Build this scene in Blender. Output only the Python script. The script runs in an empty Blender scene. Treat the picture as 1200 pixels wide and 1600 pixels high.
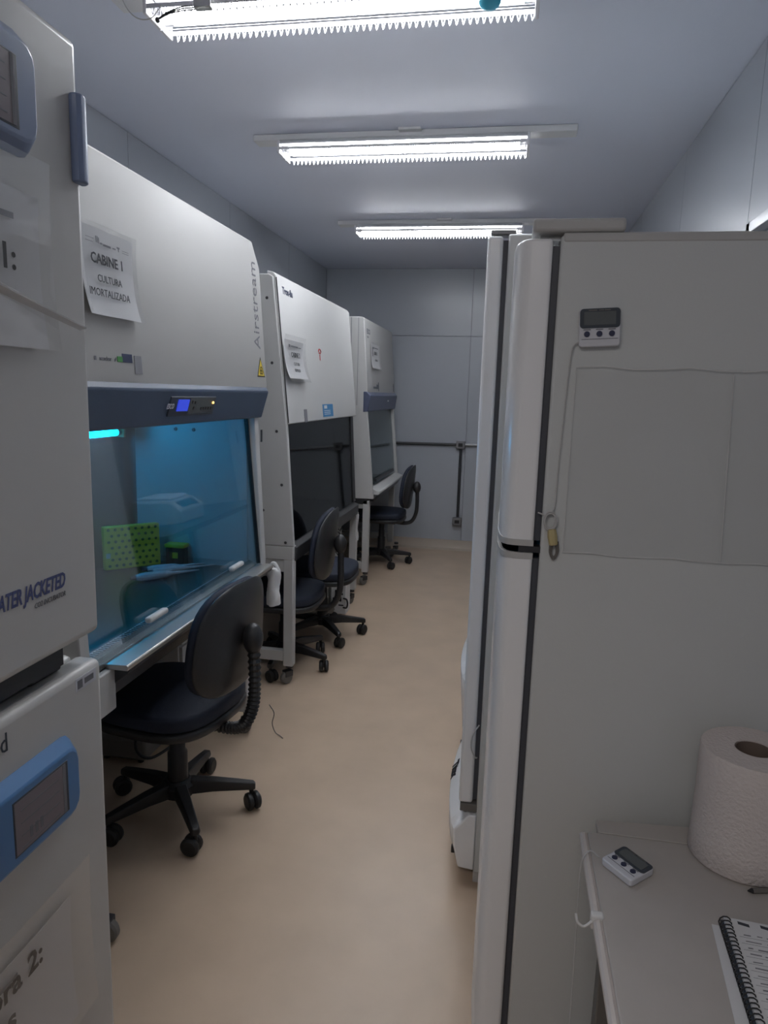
import bpy, bmesh, math, random
from mathutils import Vector, Matrix
random.seed(7)
PI = math.pi
C = bpy.context.scene.collection
sc = bpy.context.scene

# ---------------------------------------------------------------- camera, world, exposure
def make_camera():
    pitch, yaw, roll = 0.1690770, 0.1736355, 0.0300270
    cp = math.cos(pitch)
    f = Vector((-math.sin(yaw) * cp, math.cos(yaw) * cp, -math.sin(pitch)))
    r = Vector((math.cos(yaw), math.sin(yaw), 0)); u = r.cross(f)
    c, s = math.cos(roll), math.sin(roll)
    r2 = c * r + s * u; u2 = -s * r + c * u
    m = Matrix((r2, u2, -f)).transposed().to_4x4()
    m.translation = Vector((0, 0, 1.5))
    cd = bpy.data.cameras.new('camera'); cd.sensor_fit = 'VERTICAL'; cd.sensor_height = 36.0
    cd.lens = 1092.0 / 1600 * 36; cd.clip_start = 0.02
    o = bpy.data.objects.new('camera', cd); o.matrix_world = m
    C.objects.link(o); sc.camera = o
make_camera()
w = bpy.data.worlds.new('world'); sc.world = w; w.use_nodes = True
w.node_tree.nodes['Background'].inputs[0].default_value = (0.5, 0.55, 0.65, 1)
w.node_tree.nodes['Background'].inputs[1].default_value = 0.02
vs = sc.view_settings
vs.view_transform = 'Standard'; vs.look = 'None'; vs.gamma = 1.0; vs.use_curve_mapping = False
vs.exposure = 0.08
sc.cycles.use_denoising = True
sc.cycles.max_bounces = 10
TUBE = 38.0       # strength of the ceiling tubes
REAR_FILL = 17.0     # watts of the warm fill lamp added unseen behind the camera

def area(name, loc, rot, sx, sy, watts, col):
    d = bpy.data.lights.new(name, 'AREA'); d.shape = 'RECTANGLE'; d.size = sx; d.size_y = sy
    d.energy = watts; d.color = col
    o = bpy.data.objects.new(name, d); o.location = loc; o.rotation_euler = rot; C.objects.link(o)
    return o
area('rear_fill_lamp', (-0.55, -0.9, 2.6), (0, 0, 0), 1.1, 0.12, REAR_FILL, (1.0, 0.93, 0.88))

# ---------------------------------------------------------------- materials
def srgb(r, g, b):
    f = lambda c: (c / 12.92) if c <= 0.04045 else ((c + 0.055) / 1.055) ** 2.4
    return (f(r / 255), f(g / 255), f(b / 255), 1)

def pm(name, col, rough=0.5, metal=0.0, spec=0.5, var=0.0, vscale=6.0, bump=0.0, bscale=60.0, emit=None, es=0.0, coat=0.0, stretch=None):
    m = bpy.data.materials.new(name); m.use_nodes = True
    nt = m.node_tree; N = nt.nodes; L = nt.links; p = N['Principled BSDF']
    p.inputs['Base Color'].default_value = col; p.inputs['Roughness'].default_value = rough
    p.inputs['Metallic'].default_value = metal; p.inputs['Specular IOR Level'].default_value = spec
    p.inputs['Coat Weight'].default_value = coat
    tc = None
    if var or bump:
        tc = N.new('ShaderNodeTexCoord'); out = tc.outputs['Object']
        if stretch:
            mp = N.new('ShaderNodeMapping'); mp.inputs['Scale'].default_value = stretch
            L.new(out, mp.inputs['Vector']); out = mp.outputs['Vector']
    if var:
        n = N.new('ShaderNodeTexNoise'); n.inputs['Scale'].default_value = vscale; n.inputs['Detail'].default_value = 6
        r = N.new('ShaderNodeMapRange'); r.inputs['From Min'].default_value = 0.25; r.inputs['From Max'].default_value = 0.75
        r.inputs['To Min'].default_value = 1 - var; r.inputs['To Max'].default_value = 1 + var
        mx = N.new('ShaderNodeVectorMath'); mx.operation = 'SCALE'; mx.inputs[0].default_value = col[:3]
        L.new(out, n.inputs['Vector']); L.new(n.outputs['Fac'], r.inputs['Value'])
        L.new(r.outputs['Result'], mx.inputs['Scale']); L.new(mx.outputs['Vector'], p.inputs['Base Color'])
    if bump:
        n = N.new('ShaderNodeTexNoise'); n.inputs['Scale'].default_value = bscale; n.inputs['Detail'].default_value = 3
        b = N.new('ShaderNodeBump'); b.inputs['Strength'].default_value = bump; b.inputs['Distance'].default_value = 0.01
        L.new(out, n.inputs['Vector']); L.new(n.outputs['Fac'], b.inputs['Height']); L.new(b.outputs['Normal'], p.inputs['Normal'])
    if emit:
        p.inputs['Emission Color'].default_value = emit; p.inputs['Emission Strength'].default_value = es
    return m

def glass(name, tint, refl=0.06, rough=0.02, film=0.0, filmcol=(0.8, 0.8, 0.8, 1), bump=0.0, bscale=8.0, top=0.45):
    """thin pane: tinted see-through layer with a mirror layer by angle, plus an optional whitish film"""
    m = bpy.data.materials.new(name); m.use_nodes = True
    nt = m.node_tree; N = nt.nodes; L = nt.links
    for n in list(N): N.remove(n)
    out = N.new('ShaderNodeOutputMaterial'); tr = N.new('ShaderNodeBsdfTransparent'); tr.inputs[0].default_value = tint
    gl = N.new('ShaderNodeBsdfGlossy'); gl.inputs['Color'].default_value = (1, 1, 1, 1); gl.inputs['Roughness'].default_value = rough
    lw = N.new('ShaderNodeLayerWeight'); lw.inputs['Blend'].default_value = 0.25
    mr = N.new('ShaderNodeMapRange'); mr.inputs['To Min'].default_value = refl; mr.inputs['To Max'].default_value = top
    L.new(lw.outputs['Fresnel'], mr.inputs['Value'])
    mix = N.new('ShaderNodeMixShader'); L.new(mr.outputs['Result'], mix.inputs['Fac'])
    L.new(tr.outputs[0], mix.inputs[1]); L.new(gl.outputs[0], mix.inputs[2]); last = mix
    if bump:
        tc = N.new('ShaderNodeTexCoord'); n = N.new('ShaderNodeTexNoise'); n.inputs['Scale'].default_value = bscale
        b = N.new('ShaderNodeBump'); b.inputs['Strength'].default_value = bump; b.inputs['Distance'].default_value = 0.02
        L.new(tc.outputs['Object'], n.inputs['Vector']); L.new(n.outputs['Fac'], b.inputs['Height']); L.new(b.outputs['Normal'], gl.inputs['Normal'])
    if film:
        df = N.new('ShaderNodeBsdfDiffuse'); df.inputs['Color'].default_value = filmcol
        m2 = N.new('ShaderNodeMixShader'); m2.inputs['Fac'].default_value = film
        L.new(last.outputs[0], m2.inputs[1]); L.new(df.outputs[0], m2.inputs[2]); last = m2
    L.new(last.outputs[0], out.inputs['Surface'])
    return m

M = {}
M['floor'] = pm('beige_vinyl', (0.52, 0.40, 0.295, 1), 0.34, spec=0.5, var=0.08, vscale=5, bump=0.03, bscale=40)
M['base'] = pm('beige_cove', (0.42, 0.36, 0.30, 1), 0.5)
M['wall'] = pm('grey_panel', (0.37, 0.395, 0.435, 1), 0.28, spec=0.5, bump=0.02, bscale=3)
M['wall_joint'] = pm('joint_strip', (0.13, 0.14, 0.16, 1), 0.5)
M['ceil'] = pm('ceiling_panel', (0.74, 0.77, 0.87, 1), 0.58, spec=0.3, bump=0.025, bscale=2.5)
M['white_dim'] = pm('white_enamel_dimmed', (0.43, 0.425, 0.415, 1), 0.55, var=0.02, vscale=3)  # white enamel darkened to offset the strong light on the nearest housing
M['white'] = pm('white_enamel', (0.48, 0.48, 0.475, 1), 0.55, var=0.02, vscale=3)
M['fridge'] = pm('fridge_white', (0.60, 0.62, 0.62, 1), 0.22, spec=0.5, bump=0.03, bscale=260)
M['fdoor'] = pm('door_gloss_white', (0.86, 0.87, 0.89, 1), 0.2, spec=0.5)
M['incub'] = pm('incubator_enamel', (0.60, 0.595, 0.58, 1), 0.33, var=0.02, vscale=2)
M['bluetrim'] = pm('slate_blue_plastic', (0.19, 0.245, 0.38, 1), 0.34)
M['bluetrim2'] = pm('mid_blue_plastic', (0.08, 0.21, 0.44, 1), 0.34)
M['canopy'] = pm('dark_slate_blue', (0.050, 0.075, 0.125, 1), 0.36)
M['canopy2'] = pm('slate_violet', (0.075, 0.09, 0.15, 1), 0.4)
M['steel'] = pm('brushed_steel', (0.50, 0.50, 0.49, 1), 0.24, metal=1.0, var=0.06, vscale=9, stretch=(1, 0.05, 1), bump=0.01, bscale=90)
M['armsteel'] = pm('satin_steel', (0.46, 0.45, 0.43, 1), 0.34, metal=0.75, bump=0.02, bscale=120)
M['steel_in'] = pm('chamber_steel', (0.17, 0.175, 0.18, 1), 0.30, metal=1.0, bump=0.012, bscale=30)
M['steel_side'] = pm('chamber_side_steel', (0.62, 0.63, 0.64, 1), 0.45, metal=0.15)
M['slot'] = pm('slot_black', (0.01, 0.011, 0.012, 1), 0.6)
M['dark'] = pm('black_plastic', (0.016, 0.016, 0.018, 1), 0.42)
M['darkmet'] = pm('dark_metal', (0.05, 0.05, 0.055, 1), 0.35, metal=0.3)
M['navy'] = pm('navy_fabric', (0.010, 0.016, 0.034, 1), 0.72, bump=0.15, bscale=420)
M['shell'] = pm('charcoal_shell', (0.022, 0.022, 0.024, 1), 0.40, bump=0.02, bscale=200)
M['rubber'] = pm('caster_black', (0.013, 0.013, 0.014, 1), 0.5)
M['castgrey'] = pm('caster_grey', (0.16, 0.15, 0.14, 1), 0.5)
M['paper'] = pm('paper_white', (0.66, 0.66, 0.67, 1), 0.75, spec=0.2)
M['ink'] = pm('ink_black', (0.03, 0.03, 0.035, 1), 0.7, spec=0.1)
M['inkgrey'] = pm('ink_grey', (0.20, 0.20, 0.22, 1), 0.7, spec=0.1)
M['inkblue'] = pm('ink_blue', (0.09, 0.11, 0.26, 1), 0.6)
M['sleeve'] = glass('plastic_sleeve', (0.985, 0.985, 0.985, 1), 0.012, 0.07, film=0.02, bump=0.12, bscale=9, top=0.16)
M['foldfilm'] = glass('creased_plastic', (0.9, 0.9, 0.9, 1), 0.05, 0.15, film=0.4, bump=0.2, bscale=20)
M['pocket'] = glass('clear_film', (0.985, 0.985, 0.985, 1), 0.02, 0.10, film=0.02, filmcol=(0.9, 0.9, 0.9, 1), bump=1.0, bscale=6, top=0.16)
M['sash'] = glass('sash_glass', (0.80, 0.84, 0.86, 1), 0.022, 0.02, top=0.35)
M['sashdark'] = glass('smoked_sash', (0.40, 0.42, 0.44, 1), 0.05, 0.03)
M['clearjar'] = glass('jar_plastic', (0.72, 0.74, 0.74, 1), 0.05, 0.1, film=0.25, filmcol=(0.5, 0.5, 0.5, 1))
M['lime'] = pm('lime_plastic', (0.74, 0.62, 0.035, 1), 0.45)
M['limehole'] = pm('lime_shadow', (0.03, 0.04, 0.006, 1), 0.8)
M['yellow'] = pm('sticker_yellow', (0.70, 0.52, 0.05, 1), 0.5)
M['red'] = pm('sticker_red', (0.45, 0.04, 0.05, 1), 0.5)
M['green'] = pm('sticker_green', (0.06, 0.25, 0.06, 1), 0.5)
M['stblue'] = pm('sticker_blue', (0.04, 0.20, 0.42, 1), 0.5)
M['stnavy'] = pm('sticker_navy', (0.02, 0.03, 0.08, 1), 0.5)
for k, f in enumerate((0.90, 1.06, 1.20)): M['tube%d' % k] = pm('fluorescent_tube', (0.9, 0.9, 0.9, 1), 0.4, emit=(0.93, 0.96, 1.0, 1), es=TUBE * f)
M['fixture'] = pm('fixture_white', (0.72, 0.72, 0.73, 1), 0.35)
M['louver'] = pm('louver_plastic', (0.75, 0.74, 0.77, 1), 0.3)
M['uv'] = pm('uv_tube', (0.1, 0.6, 0.7, 1), 0.4, emit=(0.0, 0.36, 0.78, 1), es=30.0)
M['lcd_blue'] = pm('lit_blue_display', (0.02, 0.03, 0.2, 1), 0.3, emit=(0.05, 0.10, 1.0, 1), es=0.5)
M['led'] = pm('lit_indicator', (0.6, 0.4, 0.1, 1), 0.3, emit=(1.0, 0.55, 0.15, 1), es=3.0)
M['lcd'] = pm('lcd_grey', (0.10, 0.11, 0.115, 1), 0.25)
M['lcd_pink'] = pm('lcd_mauve', (0.20, 0.17, 0.19, 1), 0.3)
M['navybtn'] = pm('navy_button', (0.02, 0.025, 0.07, 1), 0.4)
M['bezel'] = pm('slate_bezel', (0.035, 0.045, 0.062, 1), 0.35)
M['devwhite'] = pm('device_white', (0.62, 0.63, 0.68, 1), 0.4)
M['cablew'] = pm('cable_white', (0.50, 0.50, 0.50, 1), 0.5)
M['tape'] = pm('yellowed_tape', (0.50, 0.42, 0.22, 1), 0.5)
M['desk'] = pm('desk_laminate', (0.44, 0.41, 0.385, 1), 0.45, var=0.03, vscale=20)
M['deskedge'] = pm('desk_edge', (0.58, 0.53, 0.50, 1), 0.4)
M['towel'] = pm('towel_paper', (0.66, 0.60, 0.58, 1), 0.9, spec=0.1, bump=0.35, bscale=170)
M['card'] = pm('cardboard_core', (0.16, 0.12, 0.10, 1), 0.8)
M['gasket'] = pm('gasket_grey', (0.06, 0.065, 0.08, 1), 0.5)
M['conduit'] = pm('conduit_dark', (0.035, 0.037, 0.042, 1), 0.4)
M['conduitw'] = pm('conduit_light', (0.42, 0.43, 0.45, 1), 0.35, metal=0.3)
M['conbox'] = pm('conduit_box', (0.20, 0.20, 0.21, 1), 0.4, metal=0.4)
M['bag'] = pm('white_bag', (0.66, 0.66, 0.66, 1), 0.45)
M['bluecap'] = pm('cyan_cap', (0.05, 0.42, 0.60, 1), 0.35)
M['winframe'] = pm('window_aluminium', (0.45, 0.46, 0.48, 1), 0.3, metal=0.6)
M['winglass'] = glass('window_glass', (0.85, 0.88, 0.9, 1), 0.05, 0.02)

# ---------------------------------------------------------------- mesh helpers
class B:
    def __init__(s): s.bm = bmesh.new()
    def face(s, vs):
        try: return s.bm.faces.new(vs)
        except ValueError: return None
    def box(s, x0, x1, y0, y1, z0, z1, rot=None):
        v = [Vector((x, y, z)) for x in (x0, x1) for y in (y0, y1) for z in (z0, z1)]
        if rot is not None:
            c = Vector(((x0 + x1) / 2, (y0 + y1) / 2, (z0 + z1) / 2)); v = [rot @ (p - c) + c for p in v]
        b = [s.bm.verts.new(p) for p in v]
        for f in ((0, 1, 3, 2), (4, 6, 7, 5), (0, 4, 5, 1), (2, 3, 7, 6), (0, 2, 6, 4), (1, 5, 7, 3)): s.face([b[i] for i in f])
        return s
    def obox(s, c, ax, ay, az, hx, hy, hz):
        c, ax, ay, az = Vector(c), Vector(ax).normalized(), Vector(ay).normalized(), Vector(az).normalized()
        b = [s.bm.verts.new(c + ax * hx * i + ay * hy * j + az * hz * k) for i in (-1, 1) for j in (-1, 1) for k in (-1, 1)]
        for f in ((0, 1, 3, 2), (4, 6, 7, 5), (0, 4, 5, 1), (2, 3, 7, 6), (0, 2, 6, 4), (1, 5, 7, 3)): s.face([b[i] for i in f])
        return s
    def prism(s, prof, a0, a1, axis='y'):
        def P(p, a):
            return Vector((p[0], a, p[1])) if axis == 'y' else (Vector((a, p[0], p[1])) if axis == 'x' else Vector((p[0], p[1], a)))
        A = [s.bm.verts.new(P(p, a0)) for p in prof]; Bv = [s.bm.verts.new(P(p, a1)) for p in prof]
        n = len(prof)
        s.face(A); s.face(Bv[::-1])
        for i in range(n): s.face([A[i], Bv[i], Bv[(i + 1) % n], A[(i + 1) % n]])
        return s
    def rings(s, rings, cap=True, closed=False):
        R = [[s.bm.verts.new(p) for p in r] for r in rings]
        n = len(R[0])
        for i in range(len(R) - (0 if closed else 1)):
            a, b = R[i], R[(i + 1) % len(R)]
            for j in range(n): s.face([a[j], a[(j + 1) % n], b[(j + 1) % n], b[j]])
        if cap and not closed: s.face(R[0][::-1]); s.face(R[-1])
        return s
    def cyl(s, p0, p1, r0, r1=None, n=16):
        r1 = r0 if r1 is None else r1
        p0, p1 = Vector(p0), Vector(p1); d = (p1 - p0).normalized()
        a = d.orthogonal().normalized(); b = d.cross(a)
        ring = lambda p, r: [p + (a * math.cos(t) + b * math.sin(t)) * r for t in [2 * PI * i / n for i in range(n)]]
        return s.rings([ring(p0, r0), ring(p1, r1)])
    def tube(s, pts, r, n=8, rfun=None):
        pts = [Vector(p) for p in pts]; out = []; a = None
        for i, p in enumerate(pts):
            d = (pts[min(i + 1, len(pts) - 1)] - pts[max(i - 1, 0)]).normalized()
            a = d.orthogonal().normalized() if a is None else (a - d * a.dot(d)).normalized()
            b = d.cross(a); rr = rfun(i) if rfun else r
            out.append([p + (a * math.cos(t) + b * math.sin(t)) * rr for t in [2 * PI * k / n for k in range(n)]])
        return s.rings(out)
    def lathe(s, prof, c, n=24, axis='z'):
        c = Vector(c); R = []
        for r, z in prof:
            ring = []
            for k in range(n):
                t = 2 * PI * k / n; x, y = r * math.cos(t), r * math.sin(t)
                ring.append(c + (Vector((x, y, z)) if axis == 'z' else (Vector((z, x, y)) if axis == 'x' else Vector((x, z, -y)))))
            R.append(ring)
        return s.rings(R)
    def grid(s, fn, nu, nv):
        V = [[s.bm.verts.new(fn(i / nu, j / nv)) for j in range(nv + 1)] for i in range(nu + 1)]
        for i in range(nu):
            for j in range(nv): s.face([V[i][j], V[i + 1][j], V[i + 1][j + 1], V[i][j + 1]])
        return s
    def sheet(s, fn, nu, nv, t):
        """thin closed sheet: fn gives the front surface, t(vector) the offset of its back"""
        t = Vector(t)
        F = [[s.bm.verts.new(fn(i / nu, j / nv)) for j in range(nv + 1)] for i in range(nu + 1)]
        K = [[s.bm.verts.new(F[i][j].co - t) for j in range(nv + 1)] for i in range(nu + 1)]
        for i in range(nu):
            for j in range(nv):
                s.face([F[i][j], F[i + 1][j], F[i + 1][j + 1], F[i][j + 1]]); s.face([K[i][j], K[i][j + 1], K[i + 1][j + 1], K[i + 1][j]])
        for i in range(nu):
            s.face([F[i][0], K[i][0], K[i + 1][0], F[i + 1][0]]); s.face([F[i][nv], F[i + 1][nv], K[i + 1][nv], K[i][nv]])
        for j in range(nv):
            s.face([F[0][j], F[0][j + 1], K[0][j + 1], K[0][j]]); s.face([F[nu][j], K[nu][j], K[nu][j + 1], F[nu][j + 1]])
        return s
    def ball(s, c, r, n=12, sz=1.0):
        prof = [(max(1e-4, r * math.sin(PI * i / n)), -r * sz * math.cos(PI * i / n)) for i in range(n + 1)]
        return s.lathe(prof, c, n * 2)
    def add(s, me, mat):
        me2 = me.copy(); me2.transform(mat); s.bm.from_mesh(me2); bpy.data.meshes.remove(me2); return s

W = {}
def reg(o, m): W[o.name] = m.copy(); return o

def thing(name, label, cat, loc=(0, 0, 0), rotz=0.0, group=None):
    o = bpy.data.objects.new(name, None); C.objects.link(o); o.empty_display_size = 0.05
    o.location = loc; o.rotation_euler = (0, 0, rotz)
    tag(o, label, cat, group)
    return reg(o, Matrix.Translation(Vector(loc)) @ Matrix.Rotation(rotz, 4, 'Z'))
def tag(o, label=None, cat=None, group=None, kind=None):
    if label: o['label'] = label
    if cat: o['category'] = cat
    if group: o['group'] = group
    if kind: o['kind'] = kind
    return o

def obj(name, b, mat, parent=None, bevel=0.0, seg=2, angle=35, label=None, kind=None, smooth=True):
    """link one mesh object; the shape is given in world coordinates"""
    bmesh.ops.recalc_face_normals(b.bm, faces=b.bm.faces)
    me = bpy.data.meshes.new(name)
    if parent is not None: b.bm.transform(W[parent.name].inverted())
    b.bm.to_mesh(me); b.bm.free()
    me.materials.append(M[mat] if isinstance(mat, str) else mat)
    o = bpy.data.objects.new(name, me); C.objects.link(o)
    if smooth:
        me.shade_smooth(); me.set_sharp_from_angle(angle=math.radians(angle))
    if parent is not None: o.parent = parent; reg(o, W[parent.name])
    else: reg(o, Matrix())
    if bevel:
        md = o.modifiers.new('edge', 'BEVEL'); md.width = bevel; md.segments = seg; md.limit_method = 'ANGLE'; md.angle_limit = math.radians(40)
    tag(o, label, kind=kind)
    return o

def struct(name, b, mat, parent=None, **k):
    o = obj(name, b, mat, parent, **k)
    if parent is None: o['kind'] = 'structure'
    return o

def text_bm(b, body, size, org, right, up, align='LEFT', lift=0.0008, bold=0.0, sx=1.0, shear=0.0, spacing=1.0, thick=0.0003):
    """flat lettering laid on a surface: org is the baseline start, right and up its directions"""
    cu = bpy.data.curves.new('t', 'FONT'); cu.body = body; cu.size = size; cu.align_x = align; cu.offset = bold; cu.shear = shear
    cu.space_character = spacing; cu.extrude = thick; cu.resolution_u = 2
    t = bpy.data.objects.new('t', cu); C.objects.link(t)
    bpy.context.view_layer.update()
    me = bpy.data.meshes.new_from_object(t.evaluated_get(bpy.context.evaluated_depsgraph_get()))
    right, up = Vector(right).normalized(), Vector(up).normalized(); n = right.cross(up)
    m = Matrix((right * sx, up, n)).transposed().to_4x4(); m.translation = Vector(org) + n * lift
    b.add(me, m)
    bpy.data.objects.remove(t); bpy.data.curves.remove(cu); bpy.data.meshes.remove(me)
    return b

def smooth_path(pts, n=6):
    P = [Vector(p) for p in pts]; P = [2 * P[0] - P[1]] + P + [2 * P[-1] - P[-2]]; out = []
    for i in range(1, len(P) - 2):
        a, b, c, d = P[i - 1], P[i], P[i + 1], P[i + 2]
        for k in range(n):
            t = k / n
            out.append(0.5 * ((2 * b) + (c - a) * t + (2 * a - 5 * b + 4 * c - d) * t * t + (-a + 3 * b - 3 * c + d) * t ** 3))
    out.append(P[-2]); return out

# ---------------------------------------------------------------- the room
XL, XR, YB, YN, H = -1.81, 0.73, 6.75, -1.35, 2.65
struct('floor', B().box(XL - .1, XR + .1, YN - .1, YB + .1, -0.08, 0), 'floor', smooth=False)
ceil = struct('ceiling', B().box(XL - .1, XR + .1, YN - .1, YB + .1, H, H + .08), 'ceil', smooth=False)

def panel_wall(name, fixed, axis, lo, hi, joints, z_joint=None, holes=None):
    """a wall of grey sheet panels: a backing plus one object for each panel, joints recessed"""
    sgn = -1 if (axis == 'x' and fixed < 0) or (axis == 'y' and fixed < 0) else 1
    t0, t1 = (fixed + sgn * 0.012, fixed + sgn * 0.1)
    a, b = min(t0, t1), max(t0, t1)
    bk = B()
    if holes is None:
        bk.box(a, b, lo - .1, hi + .1, 0, H) if axis == 'x' else bk.box(lo, hi, a, b, 0, H)
    else:
        y0, y1, z0, z1 = holes
        for q in ((lo - .1, y0, 0, H), (y1, hi + .1, 0, H), (y0, y1, 0, z0), (y0, y1, z1, H)): bk.box(a, b, *q)
    wl = struct(name, bk, 'wall_joint', smooth=False)
    a, b = min(fixed, fixed + sgn * 0.014), max(fixed, fixed + sgn * 0.014)
    es = [lo] + joints + [hi]; g = 0.0022
    for i in range(len(es) - 1):
        zs = [0] + ([z_joint] if z_joint else []) + [H]
        for k in range(len(zs) - 1):
            u0, u1, z0, z1 = es[i] + g, es[i + 1] - g, zs[k] + (g if k else 0), zs[k + 1] - (g if k < len(zs) - 2 else .003)
            pb = B()
            if holes and u0 < holes[1] and u1 > holes[0]:
                hy0, hy1, hz0, hz1 = max(holes[0], u0), min(holes[1], u1), holes[2], holes[3]
                pb.box(a, b, u0, u1, z0, hz0).box(a, b, u0, u1, hz1, z1)
                if hy0 > u0 + .01: pb.box(a, b, u0, hy0, hz0, hz1)
                if hy1 < u1 - .01: pb.box(a, b, hy1, u1, hz0, hz1)
            elif axis == 'x': pb.box(a, b, u0, u1, z0, z1)
            else: pb.box(u0, u1, a, b, z0, z1)
            obj('wall_panel', pb, 'wall', wl, smooth=False)
    return wl
WIN = (1.42, 2.57, 1.15, 2.075)
panel_wall('wall_left', XL, 'x', YN, YB, [-0.41, 0.79, 1.99, 3.19, 4.39, 5.59])
panel_wall('wall_right', XR, 'x', YN, YB, [0.20, 1.38, 2.60, 3.65, 4.80, 5.95], holes=WIN)
panel_wall('wall_back', YB, 'y', XL, XR, [-0.41], z_joint=2.04)
panel_wall('wall_front', YN, 'y', XL, XR, [-0.6])
cove = [(0, 0), (0, 0.092), (-0.012, 0.092), (-0.016, 0.045), (-0.03, 0.016), (-0.06, 0.0)]
struct('baseboard_back', B().prism([(YB + x, z) for x, z in cove], XL, XR, 'x'), 'base')
struct('baseboard_left', B().prism([(XL - x, z) for x, z in cove], YN, YB - .06, 'y'), 'base')
struct('baseboard_right', B().prism([(XR + x, z) for x, z in cove], YN, YB - .06, 'y'), 'base')
# window high on the right wall, seen only as a bright corner over the refrigerator
wy0, wy1, wz0, wz1 = WIN
fr = B()
for q in ((wy0, wy1, wz1 - .035, wz1), (wy0, wy1, wz0, wz0 + .035), (wy0, wy0 + .035, wz0, wz1), (wy1 - .035, wy1, wz0, wz1), ((wy0 + wy1) / 2 - .017, (wy0 + wy1) / 2 + .017, wz0, wz1)):
    fr.box(XR - .012, XR + .06, *q)
win = struct('window_1', fr, 'winframe', bevel=0.002)
for k in (0, 1):
    a = wy0 + .035 if k == 0 else (wy0 + wy1) / 2 + .017
    b_ = (wy0 + wy1) / 2 - .017 if k == 0 else wy1 - .035
    obj('window_pane', B().box(XR + .02, XR + .025, a, b_, wz0 + .035, wz1 - .035), 'winglass', win, smooth=False)
struct('wall_corridor', B().box(XR + .9, XR + .96, 0.2, 3.8, 0, H), 'ceil', smooth=False)
area('corridor_lamp', (XR + .45, 2.0, 2.4), (0, 0, 0), 0.2, 1.2, 14, (1, 0.97, 0.95))

# conduit on the back wall
cy = YB - .02
t = thing('wall_conduit', 'dark grey electrical conduit run across back wall with junction box and lower outlet', 'conduit', (-0.45, YB, 0.28))
obj('conduit_pipe', B().cyl((-1.6, cy, 1.015), (-0.495, cy, 1.03), .0125), 'conduit', t)
obj('conduit_pipe', B().cyl((-0.415, cy, 1.032), (XR - .02, cy, 1.04), .0125), 'conduitw', t, label='paler length of conduit')
obj('conduit_pipe', B().cyl((-0.452, cy, 0.985), (-0.452, cy, 0.33), .0135), 'conduit', t)
for nm, z, hx, hz in (('junction_box', 1.03, .042, .037), ('outlet_box', 0.285, .045, .036)):
    jb = obj(nm, B().box(-0.455 - hx, -0.455 + hx, YB - .05, YB - .001, z - hz, z + hz), 'conbox', t, bevel=.005)
    obj('cover_plate', B().box(-0.455 - hx * .5, -0.455 + hx * .5, YB - .054, YB - .049, z - hz * .45, z + hz * .45), 'dark', jb, bevel=.002)

# ---------------------------------------------------------------- ceiling lights
def ceiling_light(y, label, tube):
    t = thing('ceiling_light', label, 'light', (-0.52, y, H), 0, 'fluorescent lights across the ceiling')
    x0, x1 = -1.10, 0.0
    obj('base_tray', B().box(-1.24, .21, y - .042, y + .042, 2.622, H - .0005), 'fixture', t, bevel=.004)
    obj('reflector', B().prism([(y - .040, 2.6215), (y - .080, 2.5985), (y - .078, 2.5945), (y - .038, 2.613), (y + .038, 2.613), (y + .078, 2.5945), (y + .080, 2.5985), (y + .040, 2.6215)], x0, x1, 'x'), 'fixture', t, smooth=False)
    for s in (-1, 1):
        tb = obj('tube', B().cyl((x0 + .03, y + s * .032, 2.588), (x1 - .03, y + s * .032, 2.588), .013, n=14), tube, t)
        for xe in (x0, x1 - .03):
            obj('tube_cap', B().cyl((xe, y + s * .032, 2.588), (xe + .03, y + s * .032, 2.588), .0135, n=14), 'fixture', tb)
    for xe in (x0 - .012, x1): obj('end_plate', B().box(xe, xe + .012, y - .083, y + .083, 2.556, 2.610), 'louver', t, bevel=.003)
    lv = B(); nrib = 56
    for i in range(nrib):
        x = x0 + .012 + (x1 - x0 - .024) * i / (nrib - 1)
        for s in (-1, 1):
            lv.tube([(x, y + s * .080, 2.580), (x + .0055, y + s * .079, 2.556), (x + .007, y + s * .074, 2.550), (x + .0085, y + s * .079, 2.556), (x + .014, y + s * .080, 2.580)], .0017, 5)
    for s in (-1, 1): lv.box(x0, x1, y + s * .080 - .0012, y + s * .080 + .0012, 2.570, 2.582)
    lv.cyl((x0, y, 2.549), (x1, y, 2.549), .0014, n=6)
    obj('louver_ribs', lv, 'louver', t, kind='stuff')
    obj('ceiling_clip', B().box(-.56, -.46, y - .075, y + .075, H - .012, H - .0005), 'fixture', t, bevel=.002)
    return t
L0 = ceiling_light(2.145, 'nearest fluorescent ceiling light with loose wires and exposed louver', 'tube0')
L1 = ceiling_light(3.33, 'middle fluorescent ceiling light fully in view above the aisle', 'tube1')
L2 = ceiling_light(4.94, 'farthest fluorescent ceiling light, partly hidden behind the tall white freezer', 'tube2')
wi = B()
for k, dz in enumerate((0, .005, .010)):
    wi.tube(smooth_path([(-1.056, 2.052, 2.533 + dz * .3), (-1.028, 2.050, 2.543 + dz * .6), (-.983, 2.048, 2.549 + dz), (-.944, 2.048, 2.551 + dz), (-.925, 2.050, 2.570)]), .0018, 6)
wi.ball((-1.060, 2.052, 2.531), .0075, 6)
obj('loose_wires', wi, 'darkmet', L0, label='loose grey wire ends')
obj('lamp_holder', B().box(-.945, -.893, 2.036, 2.060, 2.548, 2.598), 'steel', L0, bevel=.004, label='bare metal lamp holder')
obj('holder_rod', B().cyl((-.93, 2.050, 2.60), (-.80, 2.052, 2.588), .004, n=8), 'steel', L0)
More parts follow.
